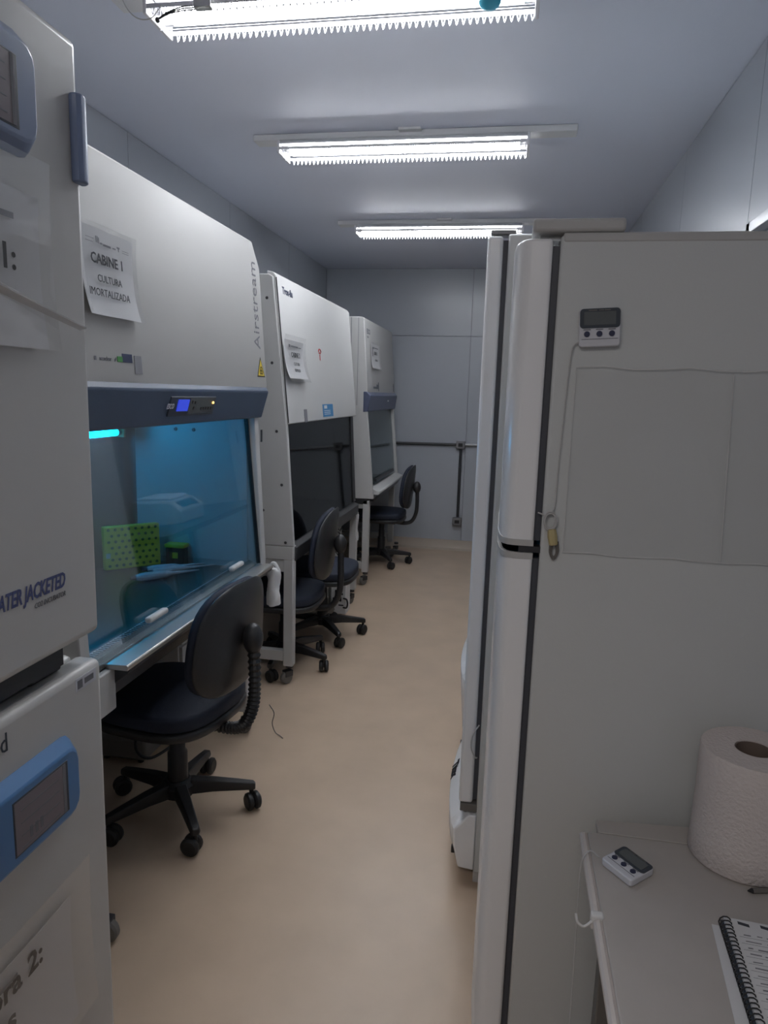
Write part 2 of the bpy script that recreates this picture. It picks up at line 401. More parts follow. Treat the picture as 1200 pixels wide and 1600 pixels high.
obj('supply_wire', B().tube(smooth_path([(-1.17, 2.06, 2.63), (-1.165, 2.05, 2.588), (-1.142, 2.05, 2.553), (-1.111, 2.05, 2.535), (-1.075, 2.05, 2.538), (-1.05, 2.055, 2.57)]), .0016, 6), 'cablew', L0, label='thin white supply wire')
cb = thing('blue_cap', 'small round cyan blue cap hanging under the nearest ceiling light', 'cap', (-.118, 2.05, 2.50))
obj('cap_shell', B().ball((-.118, 2.05, 2.526), .031, 10, .75), 'bluecap', cb)
obj('cap_hook', B().tube([(-.118, 2.05, 2.548), (-.118, 2.054, 2.57), (-.118, 2.064, 2.594), (-.118, 2.070, 2.600)], .003, 6), 'bluecap', cb)

# ---------------------------------------------------------------- paper notices (a sheet inside a clear sleeve)
def notice(label, org, up, wd, ht, texts, curl=0.012, lift=0.004, sl=(0.012, 0.012, 0.012, 0.012), bars=True, seed=0, out=(1, 0, 0)):
    """org: lower near corner on the surface; right is +Y"""
    rnd = random.Random(seed)
    up = Vector(up).normalized(); rt = Vector((0, 1, 0)); n = rt.cross(up); org = Vector(org)
    t = thing('paper_notice', label, 'notice', tuple(org))
    def S(off, cu, a0, a1, b0, b1):
        def f(u, v):
            p = org + rt * (a0 + (a1 - a0) * u) + up * (b0 + (b1 - b0) * v)
            e = (u - .5) * 2; q = (v - .5) * 2
            return p + n * (lift + off + cu * (max(0, -q) ** 2 * .8 + .35 * max(0, q) ** 3) + 0.0012 * math.sin(7 * u + 3 * v + seed) * (1 if cu else 1))
        return f
    fs = S(0, curl, 0, wd, 0, ht)
    obj('paper_sheet', B().sheet(fs, 10, 10, n * .0006), 'paper', t)
    obj('plastic_sleeve', B().sheet(S(.0100, curl * 1.05, -sl[0], wd + sl[1], -sl[2], ht + sl[3]), 12, 12, n * .0003), 'sleeve', t)
    tb = B()
    for body, size, u, v, kw in texts:
        text_bm(tb, body, size, org + rt * u + up * v + n * (lift + .0060 + curl * max(0, -((v / ht) - .5) * 2) ** 2 * .8), rt, up, **kw)
    obj('lettering', tb, 'ink', t, smooth=False)
    if bars:
        hb = B()
        for (u0, u1, v0, v1) in bars:
            hb.obox(org + rt * (u0 + u1) / 2 + up * (v0 + v1) / 2 + n * (lift + .0055 + curl * .35 * max(0, (v0 / ht - .5) * 2) ** 3 + .001), rt, up, n, abs(u1 - u0) / 2, abs(v1 - v0) / 2, .0003)
        obj('letterhead', hb, 'inkgrey', t, smooth=False)
    return t

# ---------------------------------------------------------------- biosafety cabinets
def caster(p, parent, name='caster', r=.03, yaw=0.6, mat='castgrey', z_top=.10):
    x, y = p; c, s = math.cos(yaw), math.sin(yaw); ax = Vector((-s, c, 0))
    cx, cyy = x - c * .018, y - s * .018
    ctr = Vector((cx, cyy, r))
    k = obj(name, B().cyl(Vector((x, y, z_top)), Vector((x, y, z_top - .02)), .02).obox((cx + c * .008, cyy + s * .008, r + .022), (c, s, 0), ax, (0, 0, 1), .022, .018, .016), 'darkmet', parent, bevel=.002)
    obj('wheel', B().lathe([(.4 * r, -.013), (.85 * r, -.013), (r, -.007), (r, .007), (.85 * r, .013), (.4 * r, .013)], (0, 0, 0), 18, 'z').xform(Matrix.Translation(ctr) @ ax.to_track_quat('Z', 'Y').to_matrix().to_4x4()), mat, k)
    return k
def _xf(s, m): s.bm.transform(m); return s
B.xform = _xf

def lerp_front(fr, z):
    for (x0, z0), (x1, z1) in zip(fr, fr[1:]):
        if z1 <= z <= z0: return x0 + (x1 - x0) * (z0 - z) / (z0 - z1 + 1e-9)
    return fr[-1][0]

def screws(b, pts, y, s=-1, r=.006):
    for x, z in pts: b.cyl((x, y, z), (x, y + s * .002, z), r, r * .8, 10)
    return b

XBK = -1.74
# --- cabinet nearest the camera
y0, y1 = 1.46, 2.775
cab1 = thing('biosafety_cabinet', 'large white biosafety cabinet with slate blue canopy, lit blue display and cyan lamp glow', 'cabinet', (-1.35, (y0 + y1) / 2, 0), 0, None)
topz = 2.085
obj('upper_housing', B().prism([(XBK, topz), (-1.075, topz), (-1.052, 2.075), (-1.020, 1.967), (-.988, 1.512), (-1.03, 1.395), (XBK, 1.395)], y0, y1), 'white_dim', cab1, bevel=.006)
can = obj('canopy', B().prism([(-1.000, 1.526), (-.9815, 1.489), (-1.012, 1.384), (-1.035, 1.382), (-1.035, 1.515)], y0 - .002, y1 + .003), 'canopy', cab1, bevel=.005, label='slate blue canopy')
cu = Vector((.0285, 0, .103)).normalized(); cn = Vector((0, 1, 0)).cross(cu)
def cpt(y, z): # point on the inclined face of the canopy
    return Vector((-.9835 - (1.487 - z) * .0285 / .103, y, z))
pan = obj('control_panel', B().obox(cpt(2.10, 1.441) + cn * .002, (0, 1, 0), cu, cn, .16, .031, .003), 'bezel', cab1, bevel=.002)
obj('button_plate', B().obox(cpt(2.155, 1.443) + cn * .0055, (0, 1, 0), cu, cn, .092, .024, .0012), 'lcd', pan, label='grey keypad plate')
obj('screen', B().obox(cpt(2.022, 1.445) + cn * .0055, (0, 1, 0), cu, cn, .036, .018, .0022), 'lcd_blue', pan, label='lit blue display')
obj('indicator_light', B().ball(cpt(2.236, 1.452) + cn * .007, .0045, 6), 'led', pan, label='amber indicator')
KP = []
for k in range(5): KP.append(B().obox(cpt(2.155 + .019 * k, 1.434) + cn * .0075, (0, 1, 0), cu, cn, .0055, .0045, .0012))
for dy, dz in ((2.085, 1.455), (2.105, 1.453), (2.10, 1.436)): KP.append(B().obox(cpt(dy, dz) + cn * .0075, (0, 1, 0), cu, cn, .006, .0045, .0012))
for kb in KP: obj('button', kb, 'dark', pan, smooth=False)
tb = text_bm(B(), 'ESCO', .022, cpt(1.918, 1.436) + cn * .006, (0, 1, 0), cu, sx=.8, shear=.2, bold=.0006)
obj('lettering', tb, 'devwhite', pan, smooth=False)
hu = Vector((-.032, 0, .455)).normalized()
def hpt(y, z): return Vector((-.988 - (z - 1.512) * .032 / .455, y, z))
text_bm(tb := B(), 'Airstream', .088, hpt(2.722, 1.655), hu, (0, -1, 0), sx=.92, bold=-.0005, spacing=1.02)
obj('name_lettering', tb, 'inkgrey', cab1, smooth=False)
st = B(); hn = Vector((0, 1, 0)).cross(hu)
st.obox(hpt(1.712, 1.568) + hn * .001, (0, 1, 0), hu, hn, .024, .011, .0006)
obj('sticker', st, 'stnavy', cab1, smooth=False, label='navy blue sticker')
obj('sticker', B().obox(hpt(1.677, 1.564) + hn * .001, (0, 1, 0), hu, hn, .012, .007, .0006), 'green', cab1, smooth=False, label='small green sticker')
text_bm(tb := B(), 'accuclear', .014, hpt(1.585, 1.558), (0, 1, 0), hu, bold=.0004)
tb.obox(hpt(1.567, 1.562) + hn * .0012, (0, 1, 0), hu, hn, .004, .005, .0005); tb.obox(hpt(1.655, 1.562) + hn * .0012, (0, .8, .6), hu, hn, .004, .003, .0005)
obj('small_lettering', tb, 'inkgrey', cab1, smooth=False)
obj('sticker', B().obox(hpt(1.765, 1.553) + hn * .001, (0, 1, 0), hu, hn, .018, .024, .0006), 'inkgrey', cab1, smooth=False, label='narrow grey printed sticker')
tri = B()
def trip(b, s, lift):
    c = hpt(2.712, 1.573)
    P = [c + Vector((0, 1, 0)) * a * s + hu * h * s + hn * lift for a, h in ((-.043, -.026), (.043, -.026), (0, .052))]
    Q = [p + hn * .0005 for p in P]
    A = [b.bm.verts.new(p) for p in P]; Z = [b.bm.verts.new(p) for p in Q]
    b.face(A); b.face(Z)
    for i in range(3): b.face([A[i], A[(i + 1) % 3], Z[(i + 1) % 3], Z[i]])
    return b
ws = obj('warning_sticker', trip(B(), 1.0, .0005), 'ink', cab1, smooth=False, label='triangular biohazard warning sticker')
obj('sticker_face', trip(B(), .82, .0012), 'yellow', ws, smooth=False)
bh = B()
for k in range(3):
    a = PI / 2 + k * 2 * PI / 3
    bh.tube([hpt(2.712, 1.570) + hn * .0022 + Vector((0, 1, 0)) * (.009 * math.cos(a) + .008 * math.cos(q)) + hu * (.009 * math.sin(a) + .008 * math.sin(q)) for q in [2 * PI * j / 10 for j in range(11)]], .0014, 5)
obj('biohazard_symbol', bh, 'ink', ws)
# chamber
for a in (y0, y1 - .042):
    sp = B().prism([(XBK, .73), (-.995, .73), (-.992, .79), (-1.026, 1.385), (-1.045, 1.392), (XBK, 1.392)], a, a + .042)
    obj('side_panel', sp, 'white', cab1, bevel=.004)
obj('post_slot', B().box(-1.006, -1.002, y1 - .028, y1 - .016, 1.285, 1.335), 'dark', cab1, smooth=False)
for a in (y0 + .043, y1 - .046): obj('side_lining', B().box(-1.63, -1.06, a, a + .003, .78, 1.39), 'steel_side', cab1, smooth=False)
prof = [(-1.555, y0 + .047), (-1.585, y0 + .052), (-1.60, y0 + .085), (-1.60, y1 - .085), (-1.585, y1 - .052), (-1.555, y1 - .047), (-1.555, y1 - .044), (-1.62, y1 - .044), (-1.62, y0 + .044), (-1.555, y0 + .044)]
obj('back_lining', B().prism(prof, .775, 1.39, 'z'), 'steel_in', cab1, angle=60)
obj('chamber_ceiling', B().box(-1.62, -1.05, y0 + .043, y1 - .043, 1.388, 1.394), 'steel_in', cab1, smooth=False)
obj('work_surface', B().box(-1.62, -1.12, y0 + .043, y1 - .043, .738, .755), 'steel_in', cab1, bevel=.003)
obj('front_grille', B().box(-1.12, -1.015, y0 + .043, y1 - .043, .735, .757), 'steel_side', cab1, bevel=.002)
gs = B()
yy = y0 + .055
while yy < y1 - .06:
    gs.box(-1.112, -1.028, yy, yy + .0055, .7565, .7585); yy += .0135
obj('grille_slots', gs, 'slot', cab1, smooth=False, kind='stuff')
gt = Vector((-1.062, 0, 1.39)); gb = Vector((-1.008, 0, .778)); gu = (gt - gb).normalized(); gn = Vector((0, 1, 0)).cross(gu)
gc = (gt + gb) / 2; gh = (gt - gb).length / 2
sash = obj('sash', B().obox(gc + Vector((0, (y0 + y1) / 2, 0)), (0, 1, 0), gu, gn, (y1 - y0) / 2 - .05, gh, .003), 'sash', cab1, smooth=False, label='tinted glass sash')
obj('sash_seal', B().obox(gc + Vector((0, y1 - .047, 0)), (0, 1, 0), gu, gn, .003, gh, .008), 'dark', sash, smooth=False)
for yc in (1.845, 2.462):
    z = .828; p = gb + gu * (z - gb.z) / gu.z + Vector((0, yc, 0))
    obj('sash_handle', B().obox(p + gn * .014, (0, 1, 0), gu, gn, .055, .009, .011), 'white', sash, bevel=.007, seg=3)
obj('arm_rest', B().prism([(-1.03, .756), (-1.026, .770), (-.956, .772), (-.952, .768), (-.954, .756)], 1.60, y1 - .02), 'armsteel', cab1, bevel=.0015, label='bright stainless arm rest')
obj('front_lip', B().prism([(-1.03, .757), (-.954, .757), (-.962, .742), (-1.0, .712), (-1.03, .70)], 1.615, y1 - .02), 'darkmet', cab1, bevel=.002)
obj('sill_slope', B().prism([(-1.018, .760), (-1.018, .776), (-1.048, .79), (-1.052, .760)], y0 + .05, y1 - .05), 'steel', cab1, bevel=.001)
obj('side_base', B().box(-1.40, -1.0, y0 + .005, 1.62, .64, .757), 'white', cab1, bevel=.004)
obj('base_pan', B().box(XBK, -1.02, y0 + .01, y1 - .01, .665, .735), 'darkmet', cab1, bevel=.004)
uvz = 1.312
uv = obj('uv_lamp', B().cyl((-1.55, y0 + .25, uvz), (-1.55, 2.575, uvz), .0135, n=14), 'uv', cab1, label='lit cyan ultraviolet tube')
obj('lamp_cap', B().cyl((-1.55, 2.575, uvz), (-1.55, 2.60, uvz), .0125, n=14), 'steel_in', uv)
obj('lamp_bracket', B().prism([(y0 + .22, uvz + .03), (y0 + .22, uvz + .018), (2.60, uvz + .018), (2.60, uvz - .02), (2.612, uvz - .02), (2.612, uvz + .018), (2.645, uvz + .018), (2.645, uvz + .03)], -1.60, -1.53, 'x'), 'tape', cab1, smooth=False)
# spigots and holes in the far side lining
hl = B()
for x in (-1.37, -1.29): hl.cyl((x, y1 - .046, 1.325), (x, y1 - .052, 1.325), .008, .006, 10)
obj('service_taps', hl, 'dark', cab1)
def stand(cab, ya, yb, xf, ztop, xb=-1.68, near=0.0):
    for x in (xf, xb):
        for y in (ya, yb):
            if x == xf and y == ya: x -= near
            lg = obj('leg', B().box(x, x + .05, y, y + .05, .105, ztop), 'white', cab, bevel=.004)
    rl = B()
    for y in (ya, yb):
        xe = xf - (near if y == ya else 0)
        rl.box(xb + .05, xe, y + .005, y + .045, .13, .185).box(xb + .05, xe, y + .005, y + .045, ztop - .065, ztop)
    rl.box(xb + .005, xb + .045, ya + .05, yb, .13, .185)
    obj('stand_rails', rl, 'white', cab, bevel=.003)
stand(cab1, y0 + .01, 2.715, -1.018, .665, near=.09)
for q, yw in (((-1.062, 2.742), .3), ((-1.655, 2.742), .8), ((-1.018, 1.535), PI), ((-1.655, 1.50), 2)): caster(q, cab1, r=.033, yaw=yw, z_top=.105)

notice('printed notice in a clear sleeve on the nearest cabinet, reading CABINE 1 CULTURA IMORTALIZADA', hpt(1.545, 1.663) + hn * .001, hu, .229, .205,
       [('CABINE 1', .034, .028, .122, dict(bold=.0006)), ('CULTURA', .024, .048, .080, {}), ('IMORTALIZADA', .0255, .004, .045, dict(sx=.97))],
       curl=.016, sl=(.004, .004, .003, .006), seed=3,
       bars=[(.012, .045, .176, .177), (.012, .042, .168, .169), (.055, .0575, .170, .185), (.0605, .063, .170, .185), (.066, .0685, .169, .183), (.072, .082, .169, .173), (.085, .118, .167, .172), (.126, .140, .168, .171), (.146, .158, .173, .177), (.152, .155, .166, .175), (.17, .20, .166, .167), (.17, .20, .171, .172)])

# --- middle cabinet
y0, y1 = 3.25, 4.77
cab2 = thing('biosafety_cabinet', 'middle white biosafety cabinet with plain white front cover and dark smoked sash', 'cabinet', (-1.4, (y0 + y1) / 2, 0))
f2 = [(-1.15, 2.045), (-1.125, 2.03), (-1.055, 1.335), (-1.020, .73)]
obj('side_panel', B().prism([(XBK, .735), (-1.02, .735), (-1.060, 1.345), (-1.130, 2.02), (-1.15, 2.032), (XBK, 2.032)], y0, y0 + .03), 'white', cab2, bevel=.004, label='near side panel with screws')
obj('side_panel', B().prism([(XBK, .70), (-1.06, .70), (-1.095, 1.345), (-1.165, 2.02), (XBK, 2.02)], y1 - .03, y1), 'white', cab2, bevel=.004)
obj('screw', screws(B(), ((-1.159, 1.923), (-1.133, 1.624), (-1.109, 1.30), (-1.082, 1.04), (-1.061, .753), (-1.177, .91)), y0, -1, .0075), 'darkmet', cab2)
obj('upper_housing', B().prism([(XBK, 2.03), (-1.17, 2.03), (-1.10, 1.36), (XBK, 1.36)], y0 + .03, y1 - .03), 'white', cab2, smooth=False)
obj('front_cover', B().prism([(-1.165, 2.05), (-1.132, 2.043), (-1.118, 2.025), (-1.052, 1.335), (-1.085, 1.335)], y0 + .014, y1), 'white', cab2, bevel=.006, seg=3)
c2u = Vector((-.066, 0, .69)).normalized(); c2n = Vector((0, 1, 0)).cross(c2u)
def c2pt(y, z): return Vector((-1.052 - (z - 1.335) * .066 / .69, y, z))
obj('cover_gap', B().obox(c2pt(y0 + .012, 1.68), (0, 1, 0), c2u, c2n, .002, .34, .002), 'slot', cab2, smooth=False)
text_bm(tb := B(), 'Trox-flu', .046, c2pt(3.335, 1.955), (0, 1, 0), c2u, bold=.0016, sx=1.05)
obj('name_lettering', tb, 'stnavy', cab2, smooth=False)
rs = B().obox(c2pt(3.93, 1.71) + c2n * .001, (0, 1, 0), c2u, c2n, .022, .004, .0006).obox(c2pt(3.93, 1.685) + c2n * .001, (0, 1, 0), c2u, c2n, .006, .016, .0006)
rs.tube([c2pt(3.93, 1.715) + c2n * .001 + Vector((0, 1, 0)) * .026 * math.cos(q) + c2u * .017 * math.sin(q) for q in [PI * j / 8 for j in range(9)]], .003, 5)
obj('red_symbol', rs, 'red', cab2, smooth=False)
sk = obj('sticker', B().obox(c2pt(4.02, 1.388) + c2n * .001, (0, 1, 0), c2u, c2n, .115, .036, .0006), 'stblue', cab2, smooth=False, label='square blue printed sticker')
lb = B().obox(c2pt(3.965, 1.408) + c2n * .002, (0, 1, 0), c2u, c2n, .032, .009, .0004)
for k in range(3): lb.obox(c2pt(4.0, 1.387 - .010 * k) + c2n * .002, (0, 1, 0), c2u, c2n, .07, .0018, .0004)
obj('sticker_print', lb, 'paper', sk, smooth=False)
obj('cover_notch', B().obox(c2pt(3.56, 1.368) + c2n * .0005, (0, 1, 0), c2u, c2n, .026, .034, .001), 'inkgrey', cab2, smooth=False)
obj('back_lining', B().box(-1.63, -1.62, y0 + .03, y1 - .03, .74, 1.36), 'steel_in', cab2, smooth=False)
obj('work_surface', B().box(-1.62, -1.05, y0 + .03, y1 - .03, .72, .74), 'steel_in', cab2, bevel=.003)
g0 = Vector((-1.078, 0, 1.34)); g1 = Vector((-1.045, 0, .745)); gu2 = (g0 - g1).normalized(); gn2 = Vector((0, 1, 0)).cross(gu2)
sash2 = obj('sash', B().obox((g0 + g1) / 2 + Vector((0, (y0 + y1) / 2, 0)), (0, 1, 0), gu2, gn2, (y1 - y0) / 2 - .04, .297, .003), 'sashdark', cab2, smooth=False, label='dark smoked sash')
obj('sash_seal', B().obox((g0 + g1) / 2 + Vector((0, y1 - .07, 0)) + gn2 * .006, (0, 1, 0), gu2, gn2, .034, .297, .004), 'dark', sash2, smooth=False)
obj('front_lip', B().prism([(-1.055, .742), (-1.012, .725), (-1.016, .655), (-1.06, .655)], y0 + .03, y1 - .03), 'darkmet', cab2, bevel=.003)
obj('base_pan', B().box(XBK, -1.06, y0 + .01, y1 - .01, .66, .72), 'darkmet', cab2, bevel=.003)
stand(cab2, y0 + .005, y1 - .055, -1.072, .735 - .07)
obj('stand_top', B().box(XBK, -1.022, y0 + .002, y0 + .055, .665, .733), 'white', cab2, bevel=.003)
for q, yw in (((-1.052, y0 + .05), .9), ((-1.05, y1 - .03), 1.2), ((-1.655, y0 + .03), .5), ((-1.655, y1 - .03), .5)): caster(q, cab2, r=.034, yaw=yw, z_top=.105)
notice('crumpled printed notice in a clear sleeve on the middle cabinet', c2pt(3.268, 1.553) + c2n * .001, c2u, .31, .185,
       [('CABINE 2', .034, .085, .105, dict(bold=.0006)), ('CULTURA', .022, .11, .065, {}), ('PRIMARIA', .022, .10, .033, {})],
       curl=.022, lift=.006, sl=(.016, .016, .016, .022), seed=8, bars=[(.05, .075, .15, .164), (.085, .20, .152, .160), (.21, .25, .152, .157)])

# --- far cabinet
y0, y1 = 5.22, 6.46
cab3 = thing('biosafety_cabinet', 'farthest white biosafety cabinet with grey violet canopy and side window, near the back wall', 'cabinet', (-1.4, (y0 + y1) / 2, 0))
XB3 = -1.76
obj('upper_housing', B().prism([(XB3, 2.05), (-1.125, 2.05), (-1.108, 2.04), (-1.068, 1.50), (-1.10, 1.39), (XB3, 1.39)], y0, y1), 'white', cab3, bevel=.005)
sm = B().box(-1.205, -1.201, y0 - .001, y0 + .004, 1.40, 2.045).box(-1.150, -1.147, y0 - .001, y0 + .004, 1.40, 2.045)
obj('housing_seam', sm, 'wall_joint', cab3, smooth=False)
obj('canopy', B().prism([(-1.072, 1.505), (-1.045, 1.475), (-1.062, 1.355), (-1.10, 1.350), (-1.10, 1.505)], y0 - .003, y1 + .02), 'canopy2', cab3, bevel=.006, label='grey violet canopy')
obj('indicator_light', B().ball((-1.046, 6.0, 1.43), .006, 6), 'devwhite', cab3)
c3u = Vector((-.040, 0, .54)).normalized(); c3n = Vector((0, 1, 0)).cross(c3u)
def c3pt(y, z): return Vector((-1.068 - (z - 1.5) * .04 / .54, y, z))
text_bm(tb := B(), 'ESCO', .052, c3pt(5.29, 1.935), (0, 1, 0), c3u, bold=.002)
text_bm(tb, 'Class II', .022, c3pt(5.29, 1.905), (0, 1, 0), c3u)
obj('name_lettering', tb, 'inkgrey', cab3, smooth=False)
mk = B().obox(c3pt(5.53, 1.537) + c3n * .001, (0, 1, 0), c3u, c3n, .07, .008, .0006).obox(c3pt(5.62, 1.545) + c3n * .001, (0, 1, 0), c3u, c3n, .028, .017, .0006).obox(c3pt(5.675, 1.545) + c3n * .001, (0, 1, 0), c3u, c3n, .012, .035, .0006).obox(c3pt(6.40, 1.545) + c3n * .001, (0, 1, 0), c3u, c3n, .012, .035, .0006)
obj('small_stickers', mk, 'bezel', cab3, smooth=False)
def fx3(z): return -1.068 + (1.39 - z) * .062 / .70
wx0, wx1, wz0_, wz1_ = -1.62, -1.235, .775, 1.40
fx = B().prism([(wx1, .69), (-1.004, .69), (-1.072, 1.395), (wx1, 1.395)], y0, y0 + .035).box(XB3, wx0, y0, y0 + .035, .69, 1.395).box(wx0, wx1, y0, y0 + .035, .69, wz0_)
obj('side_panel', fx, 'white', cab3, bevel=.003, label='near side panel framing a window')
obj('side_window', B().box(wx0, wx1, y0 + .014, y0 + .019, wz0_, 1.39), 'sash', cab3, smooth=False)
obj('side_panel', B().prism([(XB3, .69), (-1.004, .69), (-1.072, 1.395), (XB3, 1.395)], y1 - .035, y1), 'white', cab3, bevel=.003)
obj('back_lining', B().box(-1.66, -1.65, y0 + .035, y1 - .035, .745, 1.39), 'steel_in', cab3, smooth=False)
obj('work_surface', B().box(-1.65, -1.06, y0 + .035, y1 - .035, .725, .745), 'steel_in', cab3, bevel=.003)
g0 = Vector((-1.098, 0, 1.39)); g1 = Vector((-1.040, 0, .78)); gu3 = (g0 - g1).normalized(); gn3 = Vector((0, 1, 0)).cross(gu3)
s3 = obj('sash', B().obox((g0 + g1) / 2 + Vector((0, (y0 + y1) / 2, 0)), (0, 1, 0), gu3, gn3, (y1 - y0) / 2 - .04, .305, .003), 'sash', cab3, smooth=False, label='tinted glass sash')
obj('sash_handle', B().obox(g1 + gu3 * .03 + gn3 * .014 + Vector((0, 5.85, 0)), (0, 1, 0), gu3, gn3, .42, .012, .008), 'darkmet', s3, bevel=.004)
obj('arm_rest', B().prism([(-1.05, .765), (-1.035, .772), (-.965, .742), (-.960, .728), (-.975, .715), (-1.05, .725)], y0 + .045, y1 + .003), 'white', cab3, bevel=.004, label='white rolled arm rest')
obj('front_lip', B().prism([(-1.04, .72), (-.985, .715), (-1.01, .665), (-1.06, .665)], y0 + .035, y1 - .005), 'darkmet', cab3, bevel=.003)
obj('base_pan', B().box(XB3, -1.05, y0 + .005, y1 - .005, .645, .725), 'darkmet', cab3, bevel=.003)
stand(cab3, y0 + .005, y1 - .055, -1.085, .675)
for q, yw in (((-1.058, y0 + .03), .9), ((-1.0, y1 - .035), 1.2), ((-1.655, y0 + .03), .5), ((-1.655, y1 - .03), .5)): caster(q, cab3, r=.033, yaw=yw, z_top=.105)
notice('small printed notice in a clear sleeve on the farthest cabinet', c3pt(5.395, 1.685) + c3n * .001, c3u, .32, .185,
       [('CABINE 3', .034, .085, .105, dict(bold=.0006)), ('CULTURA', .022, .11, .055, {})],
       curl=.012, sl=(.012, .012, .012, .012), seed=5, bars=[(.05, .09, .145, .162), (.085, .26, .152, .160), (.03, .05, .09, .16)])

# ---------------------------------------------------------------- things inside the cabinets
def rack():
    c = Vector((-1.505, 2.585, .757)); rt = Vector((.156, .165, 0)).normalized(); up = Vector((-.06, .03, 1)).normalized(); n = rt.cross(up).normalized()
    up = n.cross(rt).normalized()
    c0 = c + up * .092 + n * .012
    t = thing('tube_rack', 'lime green tube rack full of round holes standing on edge in nearest cabinet', 'rack', tuple(c))
    obj('rack_body', B().obox(c0, rt, up, n, .112, .088, .018), 'lime', t, bevel=.004)
    hb = B()
    for i in range(8):
        for j in range(7):
            p = c0 + rt * (-.094 + .027 * i + (.0125 if j % 2 else 0)) + up * (-.072 + .0243 * j) + n * .0182
            if abs((p - c0).dot(rt)) > .104: continue
            hb.cyl(p, p + n * .0005, .0062, .0062, 10)
    obj('rack_holes', hb, 'limehole', t, kind='stuff')
    obj('white_label', B().obox(c0 - rt * .098 - up * .03 + n * .0186, rt, up, n, .008, .010, .0006), 'paper', t, smooth=False)
    return t
rack()
def reflection_box():  # added box standing in for the rack's mirror image in the side lining
    c = Vector((-1.36, 2.70, .756)); t = thing('reflection_box', 'small black box with yellow rim, added in place of a reflection behind the pipettes in nearest cabinet', 'box', tuple(c))
    obj('box_body', B().box(-1.40, -1.32, 2.676, 2.720, .757, .83), 'dark', t, bevel=.003)
    obj('box_rim', B().box(-1.404, -1.316, 2.672, 2.723, .83, .845), 'lime', t, bevel=.002)
    obj('box_label', B().box(-1.37, -1.346, 2.6745, 2.676, .785, .81), 'lime', t, smooth=False)
reflection_box()
def pipette(p, q, label, fat=1.0):
    p, q = Vector(p), Vector(q); d = (q - p).normalized(); L = (q - p).length
    t = thing('pipette', label, 'pipette', tuple(p), 0, 'pipettes lying in the nearest cabinet')
    sd = Vector((0, 0, 1)).cross(d)
    obj('handle', B().tube([p, p + d * .02, p + d * .05, p + d * L * .48, p + d * L * .55], .016 * fat, 10, lambda i: (.011, .0155, .0165, .014, .008)[i] * fat), 'devwhite', t)
    obj('shaft', B().tube([p + d * L * .54, p + d * L * .7, p + d * L * .95, q], .006, 8, lambda i: (.008, .006, .0035, .002)[i] * fat), 'devwhite', t)
    obj('plunger', B().cyl(p - d * .022, p - d * .002, .007 * fat, n=10), 'navybtn', t)
    obj('finger_hook', B().obox(p + d * .035 + sd * .017 * fat, d, sd, (0, 0, 1), .007, .012, .006), 'devwhite', t, bevel=.003)
pipette((-1.375, 2.39, .773), (-1.215, 2.60, .765), 'thick white pipette with dark end, nearest of the three in cabinet')
pipette((-1.36, 2.49, .773), (-1.19, 2.70, .765), 'slim white pipette in the middle of the three in cabinet', .9)
pipette((-1.40, 2.52, .772), (-1.245, 2.71, .764), 'slim white pipette farthest back of the three in cabinet', .9)
dv = thing('heat_block', 'dark bench device topped with white stacked boxes inside the middle cabinet', 'device', (-1.38, 3.5, .741))
obj('device_body', B().box(-1.50, -1.30, 3.42, 3.72, .742, .83), 'dark', dv, bevel=.01)
for k, (z0, z1, m) in enumerate(((.83, .87, 'white'), (.87, .91, 'bag'), (.915, .985, 'dark'), (.985, 1.02, 'castgrey'))):
    obj('stacked_box', B().box(-1.47 + .01 * k, -1.31 + .004 * k, 3.44, 3.66 - .02 * k, z0 + .001, z1), m, dv, bevel=.004)
bt = thing('reagent_bottle', 'blue capped bottle behind side window of the farthest cabinet', 'bottle', (-1.34, 5.36, .746))
obj('bottle_body', B().lathe([(.028, 0), (.03, .01), (.03, .09), (.014, .115), (.014, .125)], (-1.34, 5.36, .747), 16), 'stnavy', bt)
obj('bottle_cap', B().cyl((-1.34, 5.36, .872), (-1.34, 5.36, .895), .017), 'stblue', bt)

# ---------------------------------------------------------------- office chairs
def sq(c, s, p): return math.copysign(abs(c) ** p, c)
def cushion(b, cx, cy, z0, z1, rx, ry, n=36, p=.62, dome=.012, rim=.014):
    R = []
    for k, (f, z) in enumerate(((.90, z0), (.985, z0 + rim * .5), (1.0, z0 + rim), (1.0, z1 - rim), (.985, z1 - rim * .4), (.93, z1), (.6, z1 + dome * .6), (.2, z1 + dome))):
        R.append([Vector((cx + rx * f * sq(math.cos(t), 0, p), cy + ry * f * sq(math.sin(t), 0, p), z)) for t in [2 * PI * i / n for i in range(n)]])
    return b.rings(R)
def backplate(b, xs, zc, ry, rz, th, n=36, curve=.035, lean=.10, p=.70, dome=.010):
    R = []
    def P(f, t, off):
        y = ry * f * sq(math.cos(t), 0, p); z = rz * f * sq(math.sin(t), 0, p)
        return Vector((xs + off - curve * (y / .2) ** 2 + lean * (z) , y * (1 - .10 * z / rz), zc + z))
    for f, off in ((.35, -dome), (.80, -dome * .7), (.96, 0), (1.0, th * .35), (1.0, th * .7), (.96, th), (.75, th + .006), (.3, th + .008)):
        R.append([P(f, 2 * PI * i / n, off) for i in range(n)])
    return b.rings(R)
